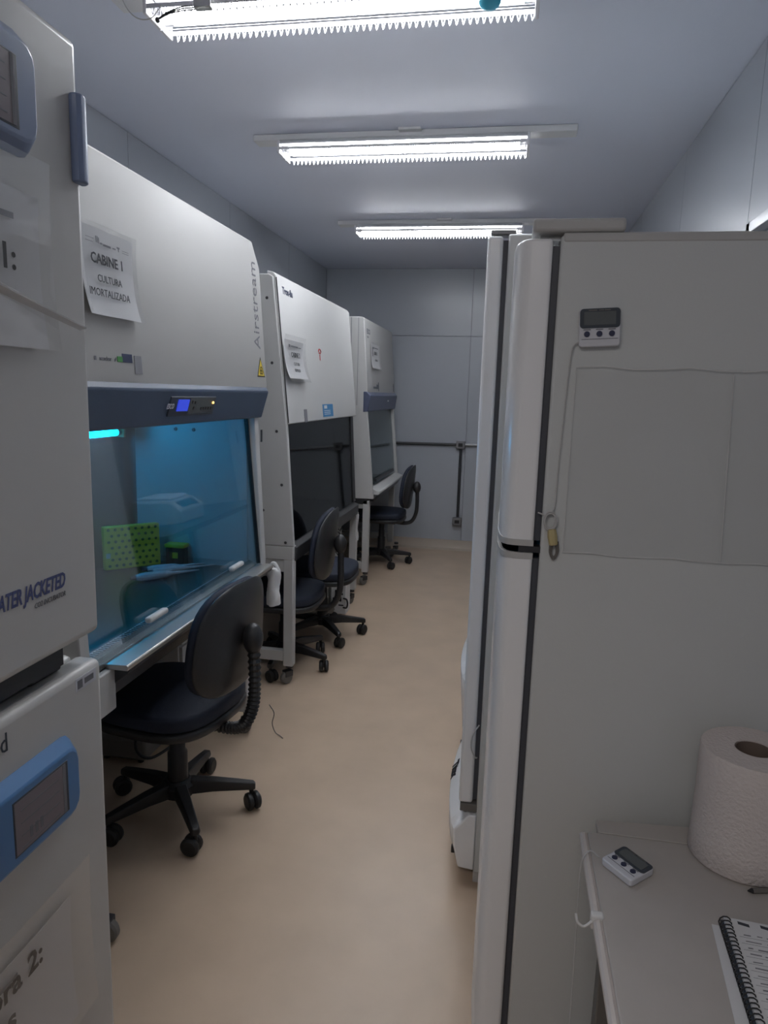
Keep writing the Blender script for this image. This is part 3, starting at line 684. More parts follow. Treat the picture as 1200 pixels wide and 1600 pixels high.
def office_chair(label, star=0.0, bellows=True, seat_z=.415, stool=False, back_z=.70, base_only=False):
    t = thing('stool' if stool else 'office_chair', label, 'stool' if stool else 'chair')
    obj('gas_column', B().lathe([(.034, .075), (.036, .10), (.034, .235), (.027, .245), (.027, .30), (.024, .305), (.024, seat_z - .055)], (0, 0, 0), 20), 'dark', t)
    obj('star_hub', B().lathe([(.03, .072), (.055, .078), (.058, .115), (.040, .135)], (0, 0, 0), 20), 'dark', t)
    for k in range(5):
        a = star + k * 2 * PI / 5; d = Vector((math.cos(a), math.sin(a), 0)); s_ = Vector((-math.sin(a), math.cos(a), 0))
        rr = []
        for r, z, hw, hh in ((.045, .104, .026, .026), (.12, .102, .023, .021), (.21, .093, .019, .016), (.262, .087, .016, .013), (.27, .084, .010, .010)):
            c = d * r + Vector((0, 0, z))
            rr.append([c + s_ * hw * .75 + Vector((0, 0, hh)), c + s_ * hw + Vector((0, 0, -hh * .2)), c + s_ * hw * .85 + Vector((0, 0, -hh)), c - s_ * hw * .85 + Vector((0, 0, -hh)), c - s_ * hw + Vector((0, 0, -hh * .2)), c - s_ * hw * .75 + Vector((0, 0, hh))])
        lg = obj('leg', B().rings(rr), 'dark', t, bevel=.003)
        yaw = a + 0.9 + k * 1.1; c, s = math.cos(yaw), math.sin(yaw); px, py = d.x * .255 - c * .012, d.y * .255 - s * .012
        ax = Vector((-s, c, 0)); cb_ = B()
        for sd in (-1, 1):
            m = Matrix.Translation(Vector((px, py, .032)) + ax * sd * .014) @ ax.to_track_quat('Z', 'Y').to_matrix().to_4x4()
            cb_.add_l([(.006, -.012), (.024, -.0115), (.031, -.006), (.032, 0), (.031, .006), (.024, .0115), (.006, .012)], m)
        cb_.cyl((d.x * .255, d.y * .255, .03), (d.x * .255, d.y * .255, .08), .008, n=10)
        obj('caster', cb_, 'rubber', lg)
    obj('seat_mechanism', B().box(-.09, .13, -.06, .06, seat_z - .06, seat_z - .02), 'darkmet', t, bevel=.006)
    lv = B().cyl((0, .05, seat_z - .045), (.02, .20, seat_z - .05), .006).ball((.02, .205, seat_z - .05), .012, 6)
    obj('height_lever', lv, 'dark', t)
    st_ = obj('seat_cushion', cushion(B(), -.02, 0, seat_z, seat_z + .055, .225, .228), 'navy', t, angle=60)
    obj('seat_shell', cushion(B(), -.02, 0, seat_z - .032, seat_z + .004, .228, .232, dome=0, rim=.01), 'shell', t, angle=60)
    if not stool:
        bc = obj('backrest', backplate(B(), .215, back_z, .205, .185, .030), 'navy', t, angle=60, label='navy padded backrest')
        obj('back_shell', backplate(B(), .248, back_z, .208, .188, .016, dome=-.004), 'shell', bc, angle=60, label='charcoal rear shell')
        path = smooth_path([(.10, 0, seat_z - .045), (.20, 0, seat_z - .052), (.265, 0, seat_z - .03), (.300, 0, seat_z + .04), (.308, 0, seat_z + .13), (.305, 0, back_z - .03)], 12)
        if bellows:
            obj('back_support', B().tube(path, .02, 14, lambda i: .0185 + (.0035 if i % 2 else -.0015)), 'dark', t, angle=20, label='ribbed bellows over back support')
        else:
            obj('back_support', B().tube(path, .017, 12), 'dark', t)
        kn = B().ball((.302, 0, back_z - .005), .034, 10, 1.55)
        obj('back_knob', kn, 'shell', t)
    return t
def _addl(s, prof, m):
    R = []
    for r, z in prof: R.append([m @ Vector((r * math.cos(2 * PI * k / 18), r * math.sin(2 * PI * k / 18), z)) for k in range(18)])
    return s.rings(R)
B.add_l = _addl
def place(o, loc, rz):
    o.location = loc; o.rotation_euler = (0, 0, rz)
    W[o.name] = Matrix.Translation(Vector(loc)) @ Matrix.Rotation(rz, 4, 'Z')
ch1 = office_chair('navy office chair with ribbed back support, nearest chair, facing the nearest cabinet', star=math.radians(-52 + 9))
ch3 = office_chair('navy office chair with smooth bent back support near the back wall', star=math.radians(11), bellows=False, seat_z=.425)
place(ch1, (-1.085, 2.125, 0), math.radians(-9))
place(ch3, (-1.068, 5.995, 0), 0)
ch2 = office_chair('navy office chair with smooth bent back support, tucked under the middle cabinet', star=math.radians(47 + 6), bellows=False, seat_z=.385)
place(ch2, (-1.158, 3.55, 0), math.radians(2))
for c in (ch1, ch2, ch3): c['group'] = 'navy office chairs'
sto = office_chair('backless navy swivel stool behind the chair at the middle cabinet', star=math.radians(19), stool=True, seat_z=.40)
place(sto, (-1.078, 4.047, 0), 0)

# ---------------------------------------------------------------- floor items on the left side
def hang_cloth(name, label, cx, y, z1, z0, wx, seed, cat='bag'):
    rnd = random.Random(seed)
    t = thing(name, label, cat, (cx, y, z0))
    def ring(z, k):
        out = []
        for i in range(22):
            a = 2 * PI * i / 22; r = 1 + .13 * math.sin(3 * a + seed + k * .9) + .08 * math.sin(5 * a + k * 1.7)
            out.append(Vector((cx + wx * r * math.cos(a) * (.88 + .12 * math.sin(k * .9 + .6)) * (.7 if k == 0 else 1), y + .035 * r * math.sin(a), z)))
        return out
    n = 9
    obj('bag_body', B().rings([ring(z1 + (z0 - z1) * k / n, k) for k in range(n + 1)]), 'bag', t, angle=70)
    obj('bag_knot', B().tube(smooth_path([(cx - .02, y, z1 - .01), (cx, y, z1 + .018), (cx + .02, y, z1 - .01)]), .009, 8), 'bag', t)
    return t
hang_cloth('hanging_bag', 'white crumpled plastic bag hanging at the far end of the nearest cabinet', -.966, 2.80, .745, .58, .030, 4)
hang_cloth('hanging_bag', 'narrow white plastic bag hanging from the far end of the middle cabinet', -1.055, 4.812, .655, .45, .028, 5)
pb = thing('printed_bag', 'white plastic sack with black squiggle print under the far end of middle cabinet', 'bag', (-1.17, 4.62, 0))
obj('sack_body', B().lathe([(.05, .24), (.062, .26), (.066, .40), (.060, .52), (.052, .60), (.03, .635)], (-1.165, 4.63, 0), 20), 'bag', pb)
obj('sack_top', B().lathe([(.045, .605), (.060, .615), (.062, .640), (.05, .650), (.02, .655)], (-1.165, 4.63, 0), 20), 'bag', pb)
sqg = B(); rnd = random.Random(4)
for k in range(9):
    z = .29 + .035 * k; a0 = -1.9 + rnd.uniform(0, 1.2)
    pts = [(-1.165 + .0675 * math.cos(a0 + .22 * j), 4.63 + .0675 * math.sin(a0 + .22 * j), z + .018 * math.sin(j * 1.7 + k)) for j in range(6)]
    sqg.tube(pts, .003, 5)
obj('print_lines', sqg, 'ink', pb)
obj('sack_stand', B().cyl((-1.165, 4.63, 0), (-1.165, 4.63, .245), .03), 'white', pb)
bx = thing('printed_carton', 'small white carton with black printed figure and dark handle on floor', 'box', (-1.08, 4.50, 0))
obj('carton_body', B().box(-1.135, -1.03, 4.47, 4.60, .001, .215), 'paper', bx, bevel=.004)
pr = B()
for a, b_, c, d in ((-1.105, -1.075, .12, .17), (-1.09, -1.06, .09, .125), (-1.12, -1.10, .10, .115), (-1.072, -1.05, .135, .15), (-1.08, -1.045, .06, .068)):
    pr.box(a, b_, 4.4685, 4.4695, c, d)
obj('carton_print', pr, 'ink', bx, smooth=False)
obj('carton_handle', B().tube(smooth_path([(-1.045, 4.466, .05), (-1.02, 4.452, .055), (-1.012, 4.448, .085), (-1.02, 4.452, .112), (-1.045, 4.466, .115)]), .006, 8), 'dark', bx)
jg = thing('waste_jar', 'translucent grey waste jar standing on floor beside the printed carton', 'jar', (-1.24, 4.46, 0))
obj('jar_body', B().lathe([(.075, .002), (.085, .015), (.087, .16), (.075, .20), (.035, .225), (.035, .24)], (-1.235, 4.45, 0), 26), 'clearjar', jg)
obj('jar_lid', B().cyl((-1.235, 4.45, .24), (-1.235, 4.45, .265), .04, n=20), 'white', jg)
vp = thing('vacuum_pump', 'pale grey vacuum pump with black hose on floor beneath the nearest chair', 'pump', (-1.47, 2.45, 0))
obj('pump_body', B().box(-1.57, -1.36, 2.39, 2.56, .012, .105), 'castgrey', vp, bevel=.012)
obj('pump_motor', B().cyl((-1.55, 2.475, .14), (-1.42, 2.475, .14), .045, n=20), 'dark', vp)
obj('pump_head', B().box(-1.42, -1.375, 2.42, 2.53, .105, .18), 'white', vp, bevel=.006)
for sx in (-1.54, -1.39):
    for sy in (2.41, 2.54): obj('foot', B().cyl((sx, sy, 0), (sx, sy, .013), .012, n=10), 'dark', vp)
obj('hose', B().tube(smooth_path([(-1.40, 2.40, .15), (-1.36, 2.33, .09), (-1.30, 2.36, .06), (-1.23, 2.50, .12), (-1.20, 2.62, .30), (-1.22, 2.66, .62)]), .006, 8), 'dark', vp)
dt = thing('drawer_unit', 'low white drawer unit standing under the nearest cabinet', 'drawers', (-1.50, 2.62, 0))
obj('body', B().box(-1.60, -1.30, 2.575, 2.70, .19, .56), 'white', dt, bevel=.004)
for z in (.20, .32, .44):
    d_ = obj('drawer', B().box(-1.302, -1.285, 2.58, 2.695, z, z + .112), 'white', dt, bevel=.003)
    obj('pull', B().box(-1.286, -1.278, 2.61, 2.665, z + .08, z + .09), 'darkmet', d_, smooth=False)
obj('plinth', B().box(-1.59, -1.31, 2.58, 2.69, 0, .19), 'darkmet', dt, smooth=False)
sg = thing('loose_string', 'thin loose grey string trailing on floor by caster of nearest cabinet', 'string', (-.93, 2.73, 0))
obj('strand', B().tube(smooth_path([(-.965, 2.745, .14), (-.945, 2.75, .10), (-.955, 2.755, .05), (-.94, 2.75, .012), (-.91, 2.735, .004), (-.895, 2.72, .003)]), .0022, 6), 'castgrey', sg)
cp = thing('bottle_cap', 'small blue cap on floor beside the base of the lower incubator', 'cap', (-.80, 1.262, 0))
obj('cap_shell', B().lathe([(.019, 0), (.021, .003), (.021, .018), (.017, .022), (.004, .022)], (-.812, 1.262, .0005), 18), 'bluetrim2', cp)
obj('cap_ring', B().lathe([(.0215, .001), (.0225, .002), (.0225, .005), (.0215, .006)], (-.812, 1.262, .0005), 18), 'bluetrim2', cp)

# ---------------------------------------------------------------- incubators
def control_panel(t, ya, yb, za, zb, depth, mat, sya, syb, sza, szb):
    X = -.70; b = B(); i, ir = .020, .008
    def ring(x, a0, a1, c0, c1, q=.026):
        P = [(a0, c0), (a1 - q, c0)] + [(a1 - q + q * math.sin(t), c0 + q - q * math.cos(t)) for t in (PI / 6, PI / 3, PI / 2)]
        P += [(a1 - q + q * math.cos(t), c1 - q + q * math.sin(t)) for t in (0, PI / 6, PI / 3, PI / 2)] + [(a0, c1)]
        return [Vector((x, y, z)) for y, z in P]
    p = obj('control_panel', b.rings([ring(X - .001, ya, yb, za, zb), ring(X + depth, ya + i, yb - ir, za + i, zb - i)]), mat, t, bevel=.003, seg=2, label='blue control panel surround')
    obj('screen_recess_shade', B().box(X + depth - .004, X + depth + .0006, sya - .003, syb + .007, sza - .003, szb + .003), 'bezel', p, bevel=.001)  # dark frame painting the shade of a recessed screen
    obj('screen', B().box(X + depth + .0004, X + depth + .0012, sya, syb, sza, szb), 'lcd_pink', p, smooth=False, label='grey mauve display')
    ln = B()
    for k in range(4): ln.box(X + depth + .0012, X + depth + .0016, sya + .012, syb - .018, szb - .018 - .02 * k, szb - .0165 - .02 * k)
    for k in range(3):
        ln.box(X + depth + .0012, X + depth + .0016, sya + .03 + .012 * k, sya + .036 + .012 * k, sza + .012, sza + .012 + .018)
    ln.box(X + depth + .0012, X + depth + .0018, syb - .008, syb - .002, sza, szb)
    obj('screen_print', ln, 'inkgrey', p, smooth=False)
    kp = B()
    for r in range(2):
        for q in range(3): kp.box(X + depth + .001, X + depth + .006, sya - .165 + .045 * q, sya - .13 + .045 * q, sza + .01 + .035 * r, sza + .035 + .035 * r)
    obj('keypad', kp, 'castgrey', p, bevel=.002)
def incubator(label, z0, z1, upper):
    t = thing('incubator', label, 'incubator', (-1.05, .77, z0))
    X = -.70; ya, yb = .44, 1.092
    obj('body', B().box(-1.36, X - .055, ya, yb - (.03 if upper else .002), z0, z1), 'incub', t, bevel=.012, seg=3)
    dr = obj('door', B().box(X - .052, X, ya, yb, z0 + (.0 if upper else .0), z1), 'incub', t, bevel=.014, seg=4)
    hg = B()
    for z in (z0 + .12, z1 - .12): hg.cyl((X - .03, ya - .012, z - .04), (X - .03, ya - .012, z + .04), .012)
    obj('hinge', hg, 'darkmet', t)
    if upper:
        for fy in (.50, 1.0):
            for fx_ in (-1.28, -.775): obj('foot', B().box(fx_ - .03, fx_ + .045, fy - .06, fy + .02, z0 - .048, z0 + .001), 'dark', t, bevel=.004)
        obj('foot_rail', B().box(-.745, -.712, ya + .02, 1.0, z0 - .03, z0), 'dark', t, smooth=False)
        hd = B(); pf = [(-.702, 1.064), (-.696, 1.060), (-.687, 1.062), (-.682, 1.068), (-.6815, 1.076), (-.685, 1.085), (-.692, 1.091), (-.702, 1.092)]
        hd.prism(pf, 1.812, 1.942, 'z')
        obj('door_handle', hd, 'bluetrim', t, bevel=.006, seg=3, label='rounded slate blue door handle')
        control_panel(t, .56, .966, 1.808, 1.975, .02, 'bluetrim', .70, .912, 1.84, 1.928)
        text_bm(tb := B(), 'SERIES 3 WATER JACKETED', .034, (X, .996, 1.174), (0, 1, 0), (0, 0, 1), align='RIGHT', sx=.62, shear=.25, bold=.0008)
        obj('lettering', tb, 'inkblue', t, smooth=False)
        text_bm(tb := B(), 'CO2 INCUBATOR', .012, (X, .996, 1.158), (0, 1, 0), (0, 0, 1), align='RIGHT', sx=.8, shear=.25)
        obj('small_lettering', tb, 'inkgrey', t, smooth=False)
    else:
        control_panel(t, .60, .991, .772, .926, .02, 'bluetrim2', .825, .945, .808, .891)
        text_bm(tb := B(), 'Jacketed', .042, (X, .846, .965), (0, 1, 0), (0, 0, 1), align='RIGHT', sx=.8)
        obj('lettering', tb, 'bezel', t, smooth=False)
        lb = obj('maker_label', B().box(X - .0005, X + .0008, 1.012, 1.07, .982, 1.004), 'devwhite', t, smooth=False, label='small silver maker label')
        obj('label_print', B().box(X + .0008, X + .0013, 1.016, 1.03, .985, 1.0).box(X + .0008, X + .0013, 1.036, 1.062, .988, .998), 'inkgrey', lb, smooth=False)
        for fy in (.50, 1.0):
            for fx_ in (-1.30, -.79): caster((fx_, fy), t, r=.035, yaw=1.2, mat='rubber', z_top=z0 + .001)
    return t
incubator('lower incubator with bright blue panel, standing on floor in left foreground', .115, 1.016, False)
incubator('upper incubator stacked on the other, with blue door handle at its edge', 1.066, 2.026, True)
notice('curling notice in loose clear sleeve on the upper incubator door, ending 1:', (-.699, .66, 1.549), (0, 0, 1), .312, .215,
       [('Incubadora 1:', .048, .252, .105, dict(align='RIGHT', bold=.001))], curl=.010, lift=.001, sl=(.01, .016, .002, .05), seed=1, bars=[(.05, .09, .17, .185), (.11, .25, .172, .18)])
# the loosened fold of that sleeve
fd = bpy.data.objects[[o.name for o in C.objects if o.name.startswith('paper_notice')][-1]]
def fold(u, v):
    y = .70 + .325 * u; z = 1.675 - .085 * u - .02 * v * (1 - u * .6)
    return Vector((-.690 + .012 * math.sin(PI * v) + .018 * u * u, y, z))
obj('sleeve_fold', B().sheet(fold, 14, 5, (.0006, 0, 0)), 'foldfilm', fd, label='loosened fold of clear plastic')
notice('notice in clear taped sleeve low on the lower incubator door, ending 2:', (-.699, .60, .405), (0, 0, 1), .36, .232,
       [('Incubadora 2:', .050, .280, .180, dict(align='RIGHT', bold=.0012)), ('tas', .050, .214, .126, dict(align='RIGHT', bold=.0012))], curl=.010, lift=.003, sl=(.01, .045, .004, .05), seed=6, bars=[(.05, .09, .205, .216), (.10, .22, .205, .211)])

# ---------------------------------------------------------------- refrigerators
def fridge_near():
    y0, y1 = 1.36, 1.94; t = thing('refrigerator', 'near white two door refrigerator, its side carrying a thermometer and film pocket', 'refrigerator', (.38, (y0 + y1) / 2, 0))
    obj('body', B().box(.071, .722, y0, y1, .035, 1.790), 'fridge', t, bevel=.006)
    obj('top_trim', B().box(.075, .722, y0 - .001, y1 + .001, 1.776, 1.794), 'white', t, bevel=.004)
    pts = []
    def dprof():
        # rounded door front in plan
        P = [(.058, y0 + .002), (.022, y0 + .002), (.010, y0 + .006), (.000, y0 + .018), (-.007, y0 + .045), (-.0115, y0 + .11), (-.013, (y0 + y1) / 2)]
        return P + [(x, y0 + y1 - y) for x, y in P[::-1][1:]]
    for nm, z0, z1 in (('freezer_door', 1.214, 1.785), ('refrigerator_door', .075, 1.200)):
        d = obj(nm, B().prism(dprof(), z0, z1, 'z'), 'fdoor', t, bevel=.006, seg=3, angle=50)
        obj('gasket', B().box(.0585, .0705, y0 + .012, y1 - .012, z0 + .01, z1 - .012), 'gasket', d, smooth=False)
        e0, e1 = (z0, z0 + .012) if nm == 'freezer_door' else (z1 - .012, z1)
        obj('door_cap', B().prism([(x - .0015 if x < .02 else x, y - (.0015 if y < 1.6 else -.0015)) for x, y in dprof()], e0, e1, 'z'), 'white', d, angle=50)
    obj('hinge_cover', B().box(.020, .182, y0 - .004, y0 + .11, 1.7945, 1.818), 'white', t, bevel=.006, seg=3, label='white top hinge cover')
    obj('hinge_pin', B().box(.035, .085, y0 + .03, y0 + .07, 1.785, 1.796), 'steel', t, smooth=False)
    obj('middle_hinge', B().box(.03, .075, y0 + .004, y0 + .03, 1.201, 1.213), 'darkmet', t, smooth=False)
    for x in (.12, .66):
        for y in (y0 + .06, y1 - .06): obj('foot', B().cyl((x, y, 0), (x, y, .036), .02), 'dark', t)
    return t
fridge_near()
def freezer(y0, y1, xf, zt, rim, label, lettering):
    t = thing('freezer', label, 'freezer', (.33, (y0 + y1) / 2, 0))
    obj('body', B().box(xf + .055, .722, y0, y1, .04, zt), 'fridge', t, bevel=.006)
    d = obj('door', B().box(xf, xf + .042, y0 + .002, y1 - .002, rim + .035, zt - .004), 'fdoor', t, bevel=.009, seg=3)
    obj('gasket', B().box(xf + .042, xf + .055, y0 + .012, y1 - .012, rim + .045, zt - .015), 'gasket', d, smooth=False)
    obj('door_hinge', B().box(xf + .005, xf + .06, y0 + .002, y0 + .07, rim + .008, rim + .034).cyl((xf + .02, y0 + .02, rim), (xf + .02, y0 + .02, rim + .036), .009), 'castgrey', t, bevel=.002)
    obj('top_hinge', B().box(xf - .002 + .01, xf + .075, y0 + .01, y0 + .06, zt, zt + .012), 'conbox', t, bevel=.002)
    R = []
    for q in range(13):
        tt = q / 12; bl = -.034 * max(0.0, math.sin(PI * tt)) ** .6
        R.append([Vector((x + b_ * bl, y0 - .004 + (y1 - y0 + .008) * tt, z)) for x, z, b_ in ((xf + .056, rim, 0), (xf + .036, rim, 1), (xf + .030, rim - .005, 1), (xf - .010, rim - .055, 1), (xf - .008, rim - .11, 1), (xf + .008, .055, .8), (xf + .056, .05, 0))])
    kk = obj('kick_panel', B().rings(R), 'fdoor', t, bevel=.004, seg=2, label='bulging lower front panel')
    obj('panel_clip', B().box(xf - .017, xf - .006, y0 + .028, y0 + .042, .078, .102), 'dark', kk, bevel=.002)
    if lettering:
        up = Vector((.010, 0, .045)).normalized()
        text_bm(tb := B(), lettering, .046, (xf - .0415, y0 + .375, rim - .052), (0, -1, 0), (.040, 0, .050), bold=.003)
        obj('lettering', tb, 'ink', kk, smooth=False)
    for x in (xf + .075, .66):
        for y in (y0 + .03, y1 - .05): obj('foot', B().box(x - .02, x + .02, y - .02, y + .02, 0, .041), 'white', t, bevel=.003)
    return t
freezer(1.975, 2.60, -.088, 1.925, .235, 'tall white freezer directly beyond the near refrigerator, black lettering on base', 'Titax')
freezer(2.66, 3.30, -.108, 1.86, .43, 'second white freezer, only its bulging base showing beyond the tall freezer', '')
hk = thing('wire_hook', 'thin pale wire loop on the gasket of the tall white freezer', 'hook', (-.03, 1.97, .55))
obj('wire_loop', B().tube(smooth_path([(-.038, 1.9745, .53), (-.056, 1.966, .50), (-.058, 1.962, .46), (-.045, 1.966, .43), (-.04, 1.9745, .425)]), .0022, 6), 'cablew', hk)

# thermometers
def thermometer(t, o, rt, up, s=1.0):
    o, rt, up = Vector(o), Vector(rt).normalized(), Vector(up).normalized(); n = rt.cross(up)
    def rr(u0, u1, v0, v1, d0, d1, r):
        b = B(); P = []
        for cx, cy, a0 in ((u1 - r, v1 - r, 0), (u0 + r, v1 - r, 90), (u0 + r, v0 + r, 180), (u1 - r, v0 + r, 270)):
            for k in range(5):
                a = math.radians(a0 + 22.5 * k); P.append((cx + r * math.cos(a), cy + r * math.sin(a)))
        return b.rings([[o + (rt * u + up * v + n * d) * s for u, v in P] for d in (d0, d1)])
    cs = obj('case', rr(0, .068, 0, .064, .001, .014, .006), 'devwhite', t, bevel=.002)
    bz = obj('display_bezel', rr(.001, .067, .031, .0635, .0135, .0150, .006), 'bezel', t)
    obj('screen', rr(.008, .060, .036, .058, .0145, .0155, .001), 'lcd', bz)
    for k in range(3):
        c = o + (rt * (.013 + .0205 * k) + up * .0215 + n * .0135) * s
        obj('button', B().cyl(c, c + n * .0025 * s, .0052 * s, .0048 * s, 14), 'navybtn', t)
    p = B(); a = up
    for k in range(3): p.obox(o + (rt * (.013 + .0205 * k) + up * .0288 + n * .0145) * s, rt, up, n, .006 * s, .0008 * s, .0003)
    p.obox(o + (rt * .034 + up * .013 + n * .0145) * s, rt, up, n, .030 * s, .0004, .0003)
    obj('case_print', p, 'inkgrey', t, smooth=False)
    q = B()
    for u, w_ in ((.022, .007), (.036, .004), (.046, .005)): q.obox(o + (rt * u + up * .0605 + n * .0152) * s, rt, up, n, w_ * s, .0008 * s, .0003)
    obj('bezel_print', q, 'castgrey', bz, smooth=False)
yf = 1.36
th = thing('thermometer', 'white digital thermometer with three buttons stuck on side of near refrigerator', 'thermometer', (.15, yf, 1.595), 0, 'digital thermometers')
thermometer(th, (.1145, yf - .0005, 1.5915), (.9985, 0, .055), (-.055, 0, .9985), 1.06)
obj('probe_cable', B().tube(smooth_path([(.115, yf - .006, 1.602), (.104, yf - .007, 1.59), (.100, yf - .006, 1.54), (.097, yf - .005, 1.45), (.094, yf - .005, 1.36), (.093, yf - .006, 1.30), (.088, yf - .008, 1.283)]), .0014, 6), 'cablew', th)
co = B()
for k in range(7):
    r = .012 + .0012 * (k % 3)
    co.tube([(.086 + r * math.cos(a) * .85, yf - .006 - .0012 * k, 1.268 + r * 1.25 * math.sin(a)) for a in [2 * PI * j / 16 for j in range(17)]], .0014, 5)
obj('cable_coil', co, 'cablew', th)
obj('tape_wrap', B().tube([(.090, yf - .009, 1.252), (.092, yf - .010, 1.238), (.095, yf - .009, 1.222)], .009, 10, lambda i: (.008, .0095, .0085)[i]), 'tape', th, bevel=.001, label='yellowed tape wrap')
lo = B()
for k in range(3): lo.tube(smooth_path([(.089 + .003 * k, yf - .006, 1.228), (.089 + .002 * k, yf - .006, 1.205), (.097, yf - .007, 1.192 + .003 * k), (.105 - .002 * k, yf - .006, 1.206), (.104 - .003 * k, yf - .006, 1.228)]), .0012, 6)
obj('cable_loops', lo, 'castgrey', th)
obj('probe_wire', B().tube(smooth_path([(.076, yf - .006, 1.276), (.070, yf - .003, 1.279), (.063, yf + .001, 1.281)]), .0016, 6), 'cablew', th)
# clear film pocket taped on the side of the refrigerator
SR = .0009
pk = thing('film_pocket', 'large clear plastic film pocket taped on side of near refrigerator', 'pocket', (.3, yf, 1.2))
def film(u, v):
    x = .113 + .53 * u; z = 1.206 + .352 * v
    return Vector((x, yf - .004 - .004 * math.sin(9 * u + 4 * v) ** 2 - .006 * math.exp(-((x - .385) / .008) ** 2), z))
obj('film_sheet', B().sheet(film, 40, 14, (0, -.0004, 0)), 'pocket', pk)
obj('film_fold', B().tube([(.385 + .012 * (1 - k / 10), yf - .0085, 1.21 + .034 * k) for k in range(11)], SR, 6), 'bag', pk)
obj('film_edge_glint', B().tube([(.113 + .05 * k, yf - .006, 1.557 + .003 * math.sin(k * 2.0)) for k in range(11)], SR, 6), 'bag', pk)  # white tubes paint the bright glint along the film edges
obj('film_edge_glint', B().tube([(.113 + .05 * k, yf - .006, 1.208 + .002 * math.sin(k * 2.0)) for k in range(11)], SR * .7, 6), 'bag', pk)
obj('film_edge_glint', B().tube([(.1135, yf - .006, 1.21 + .034 * k) for k in range(11)], SR * .7, 6), 'bag', pk)

# ---------------------------------------------------------------- work table in the right foreground
DZ = .70
tbl = thing('work_table', 'grey laminate work table with pale rounded edge strip against the near refrigerator', 'table', (.45, .75, 0))
obj('table_top', B().box(.187, .722, .10, 1.245, DZ - .028, DZ), 'desk', tbl, bevel=.002)
obj('edge_strip', B().tube([(.181, .10, DZ - .010), (.181, .6, DZ - .010), (.181, 1.245, DZ - .010)], .0085, 10), 'deskedge', tbl, label='pale edge strip')
obj('frame', B().box(.22, .70, .14, 1.22, DZ - .075, DZ - .028), 'castgrey', tbl, smooth=False)
for x in (.22, .66):
    for y in (.14, 1.18): obj('leg', B().box(x, x + .04, y, y + .04, 0, DZ - .074), 'castgrey', tbl, bevel=.003)
bd = thing('filler_board', 'narrow pale board bridging the gap between table and refrigerator', 'board', (.45, 1.29, DZ))
obj('board_top', B().prism([(.207, 1.247), (.722, 1.247), (.722, 1.322), (.385, 1.302), (.207, 1.286)], DZ - .012, DZ + .0006, 'z'), 'desk', bd, bevel=.001)
obj('board_support', B().box(.25, .70, 1.247, 1.285, .0, DZ - .012), 'castgrey', bd, smooth=False)
th2 = thing('thermometer', 'white digital thermometer with three buttons lying on the table', 'thermometer', (.24, 1.1, DZ), 0, 'digital thermometers')
thermometer(th2, (.200, 1.152, DZ), (.046, -.057, 0), (.045, .043, .0), .98)
obj('probe_cable', B().tube(smooth_path([(.198, 1.160, DZ + .008), (.186, 1.172, DZ + .010), (.175, 1.168, DZ + .004), (.168, 1.160, DZ - .03), (.165, 1.12, DZ - .16), (.163, 1.09, DZ - .32), (.166, 1.08, DZ - .5)]), .0012, 6), 'cablew', th2)
ck = thing('cable_clip', 'white tied cable clip hooked on left edge of the table', 'clip', (.18, 1.03, DZ))
obj('clip_band', B().box(.170, .190, 1.018, 1.032, DZ - .022, DZ + .0035), 'bag', ck, bevel=.003)
obj('clip_tail', B().tube(smooth_path([(.172, 1.02, DZ - .008), (.160, 1.014, DZ - .014), (.150, 1.016, DZ - .010), (.147, 1.022, DZ)]), .0022, 6), 'bag', ck)
# paper towel roll
tr = thing('paper_towel_roll', 'large white paper towel roll standing upright on table beside refrigerator', 'paper roll', (.45, 1.228, DZ))
RX, RY, RZ, RH, RR = .452, 1.232, DZ + .001, .206, .087
def rollring(r, z, ph=0): return [Vector((RX + r * (1 + .012 * math.sin(3 * t + ph)) * math.cos(t), RY + r * (1 + .012 * math.sin(3 * t + ph)) * math.sin(t), z)) for t in [2 * PI * k / 48 for k in range(48)]]
pts = [(.031, RZ), (RR * .97, RZ), (RR * 1.03, RZ + .006), (RR * 1.0, RZ + .05), (RR * .985, RZ + .14), (RR * .985, RZ + RH - .004), (RR * .965, RZ + RH), (.031, RZ + RH)]
obj('paper_body', B().rings([rollring(r, z, 5 * z) for r, z in pts], cap=False, closed=True), 'towel', tr, angle=50)
obj('cardboard_core', B().rings([rollring(r, z) for r, z in ((.031, RZ + .001), (.031, RZ + RH - .002), (.0285, RZ + RH - .002), (.0285, RZ + .001))], cap=False, closed=True), 'card', tr, angle=50)
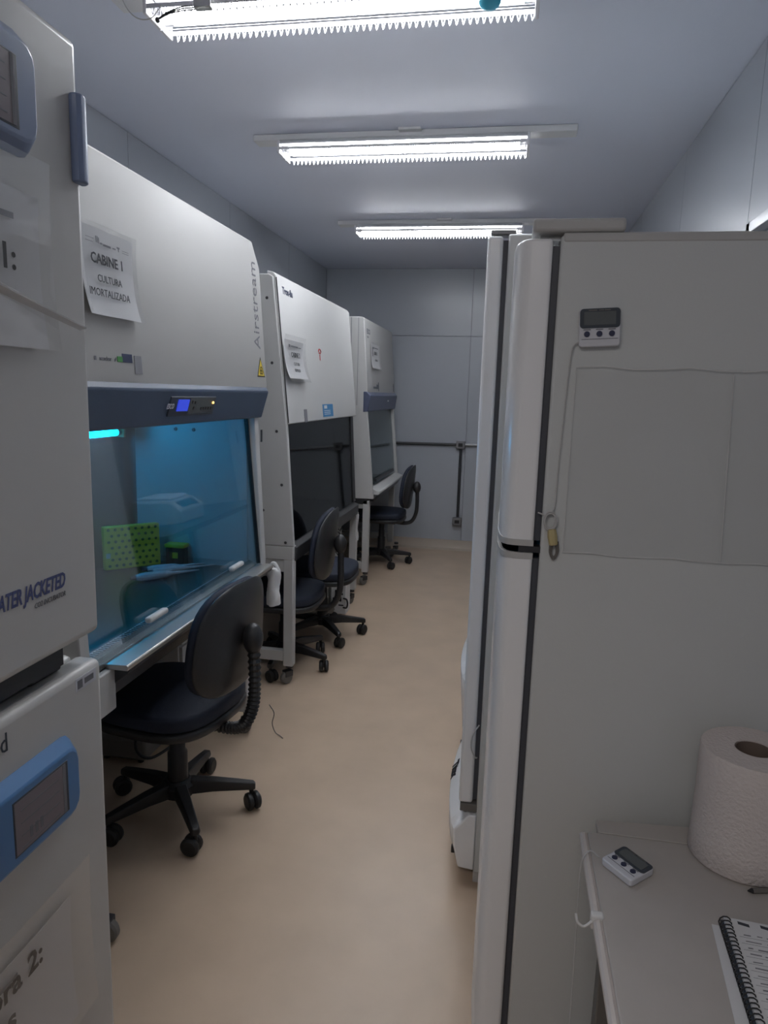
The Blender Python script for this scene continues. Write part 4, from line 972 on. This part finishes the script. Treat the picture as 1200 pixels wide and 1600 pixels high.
# notebook
def notebook():
    a = Vector((.368, 1.052, DZ)); e = Vector((.352, .79, DZ)); dn = (e - a).normalized(); rt = Vector((-dn.y, dn.x, 0)); up = Vector((0, 0, 1))
    t = thing('spiral_notebook', 'open spiral notebook with handwritten lines lying on table', 'notebook', tuple(a))
    L = .27; Wd = .20
    P = lambda u, v, z: a + rt * u + dn * v + up * z
    obj('cover', B().obox(P(Wd / 2, L / 2, .003), rt, dn, up, Wd / 2, L / 2, .002), 'bezel', t, bevel=.001)
    obj('pages', B().obox(P(Wd / 2 + .002, L / 2, .0085), rt, dn, up, Wd / 2 - .002, L / 2 - .002, .0033), 'paper', t, bevel=.001)
    cl = []
    n = 30
    for k in range(n * 10):
        q = 2 * PI * k / 10; cl.append(P(.004 + .009 * math.cos(q), .008 + (L - .016) * k / (n * 10), .0095 + .009 * math.sin(q)))
    obj('spiral_binding', B().tube(cl, .0011, 5), 'dark', t)
    ln = B(); rnd = random.Random(3)
    for k in range(17):
        v = .035 + .013 * k; u = .025
        while u < Wd - .02:
            wl = rnd.uniform(.006, .022); ln.obox(P(u + wl / 2, v + rnd.uniform(-.0012, .0012), .0120), rt + dn * rnd.uniform(-.06, .06), dn, up, wl / 2, rnd.uniform(.0005, .0011), .0002); u += wl + rnd.uniform(.004, .012)
        ln.obox(P(Wd / 2, v + .005, .01195), rt, dn, up, Wd / 2 - .018, .0002, .0001)
    obj('handwriting', ln, 'inkgrey', t, smooth=False, kind='stuff')
    hd = B()
    for k in range(5): hd.obox(P(.03 + .032 * k, .012, .0120), rt + dn * .2, dn, up, .008, .003, .0002)
    obj('page_header', hd, 'bezel', t, smooth=False)
    s = thing('loose_sheet', 'loose white sheet of paper under the spiral notebook', 'paper', tuple(P(0, .02, 0)))
    obj('paper_sheet', B().obox(P(.06, .118, .0006), rt + dn * .04, dn - rt * .04, up, .078, .105, .0004), 'paper', s, smooth=False)
notebook()
kn = thing('pencil_stub', 'small dark stub lying at foot of the paper towel roll', 'pencil', (.43, 1.12, DZ))
obj('stub_body', B().cyl((.440, 1.132, DZ + .005), (.475, 1.140, DZ + .005), .0045, n=8), 'castgrey', kn)
obj('stub_tip', B().cyl((.432, 1.130, DZ + .005), (.440, 1.132, DZ + .005), .001, .0045, 8), 'dark', kn)

# ---------------------------------------------------------------- bench beyond the freezers, seen in the glass of the nearest cabinet
bn = thing('side_bench', 'dark topped side bench along the right wall beyond the freezers', 'bench', (.4, 4.6, 0))
obj('bench_top', B().box(.02, .722, 3.9, 5.6, .74, .775), 'darkmet', bn, bevel=.003)
for y in (3.95, 5.5):
    for x in (.06, .66): obj('leg', B().box(x, x + .05, y, y + .05, 0, .741), 'castgrey', bn, bevel=.003)
ce = thing('centrifuge', 'white benchtop centrifuge on side bench, mirrored in the nearest cabinet glass', 'centrifuge', (.33, 4.6, .776))
obj('housing', B().prism([(.17, .776), (.16, .87), (.24, .94), (.52, .97), (.54, .776)], 4.40, 4.76), 'white', ce, bevel=.015, seg=3)
obj('lid', B().prism([(.25, .946), (.27, .966), (.49, .985), (.51, .972)], 4.44, 4.72), 'devwhite', ce, bevel=.006)
obj('front_panel', B().obox((.198, 4.58, .907), (0, 1, 0), (.08, 0, .07), (-.07, 0, .08), .12, .03, .003), 'bezel', ce, smooth=False)
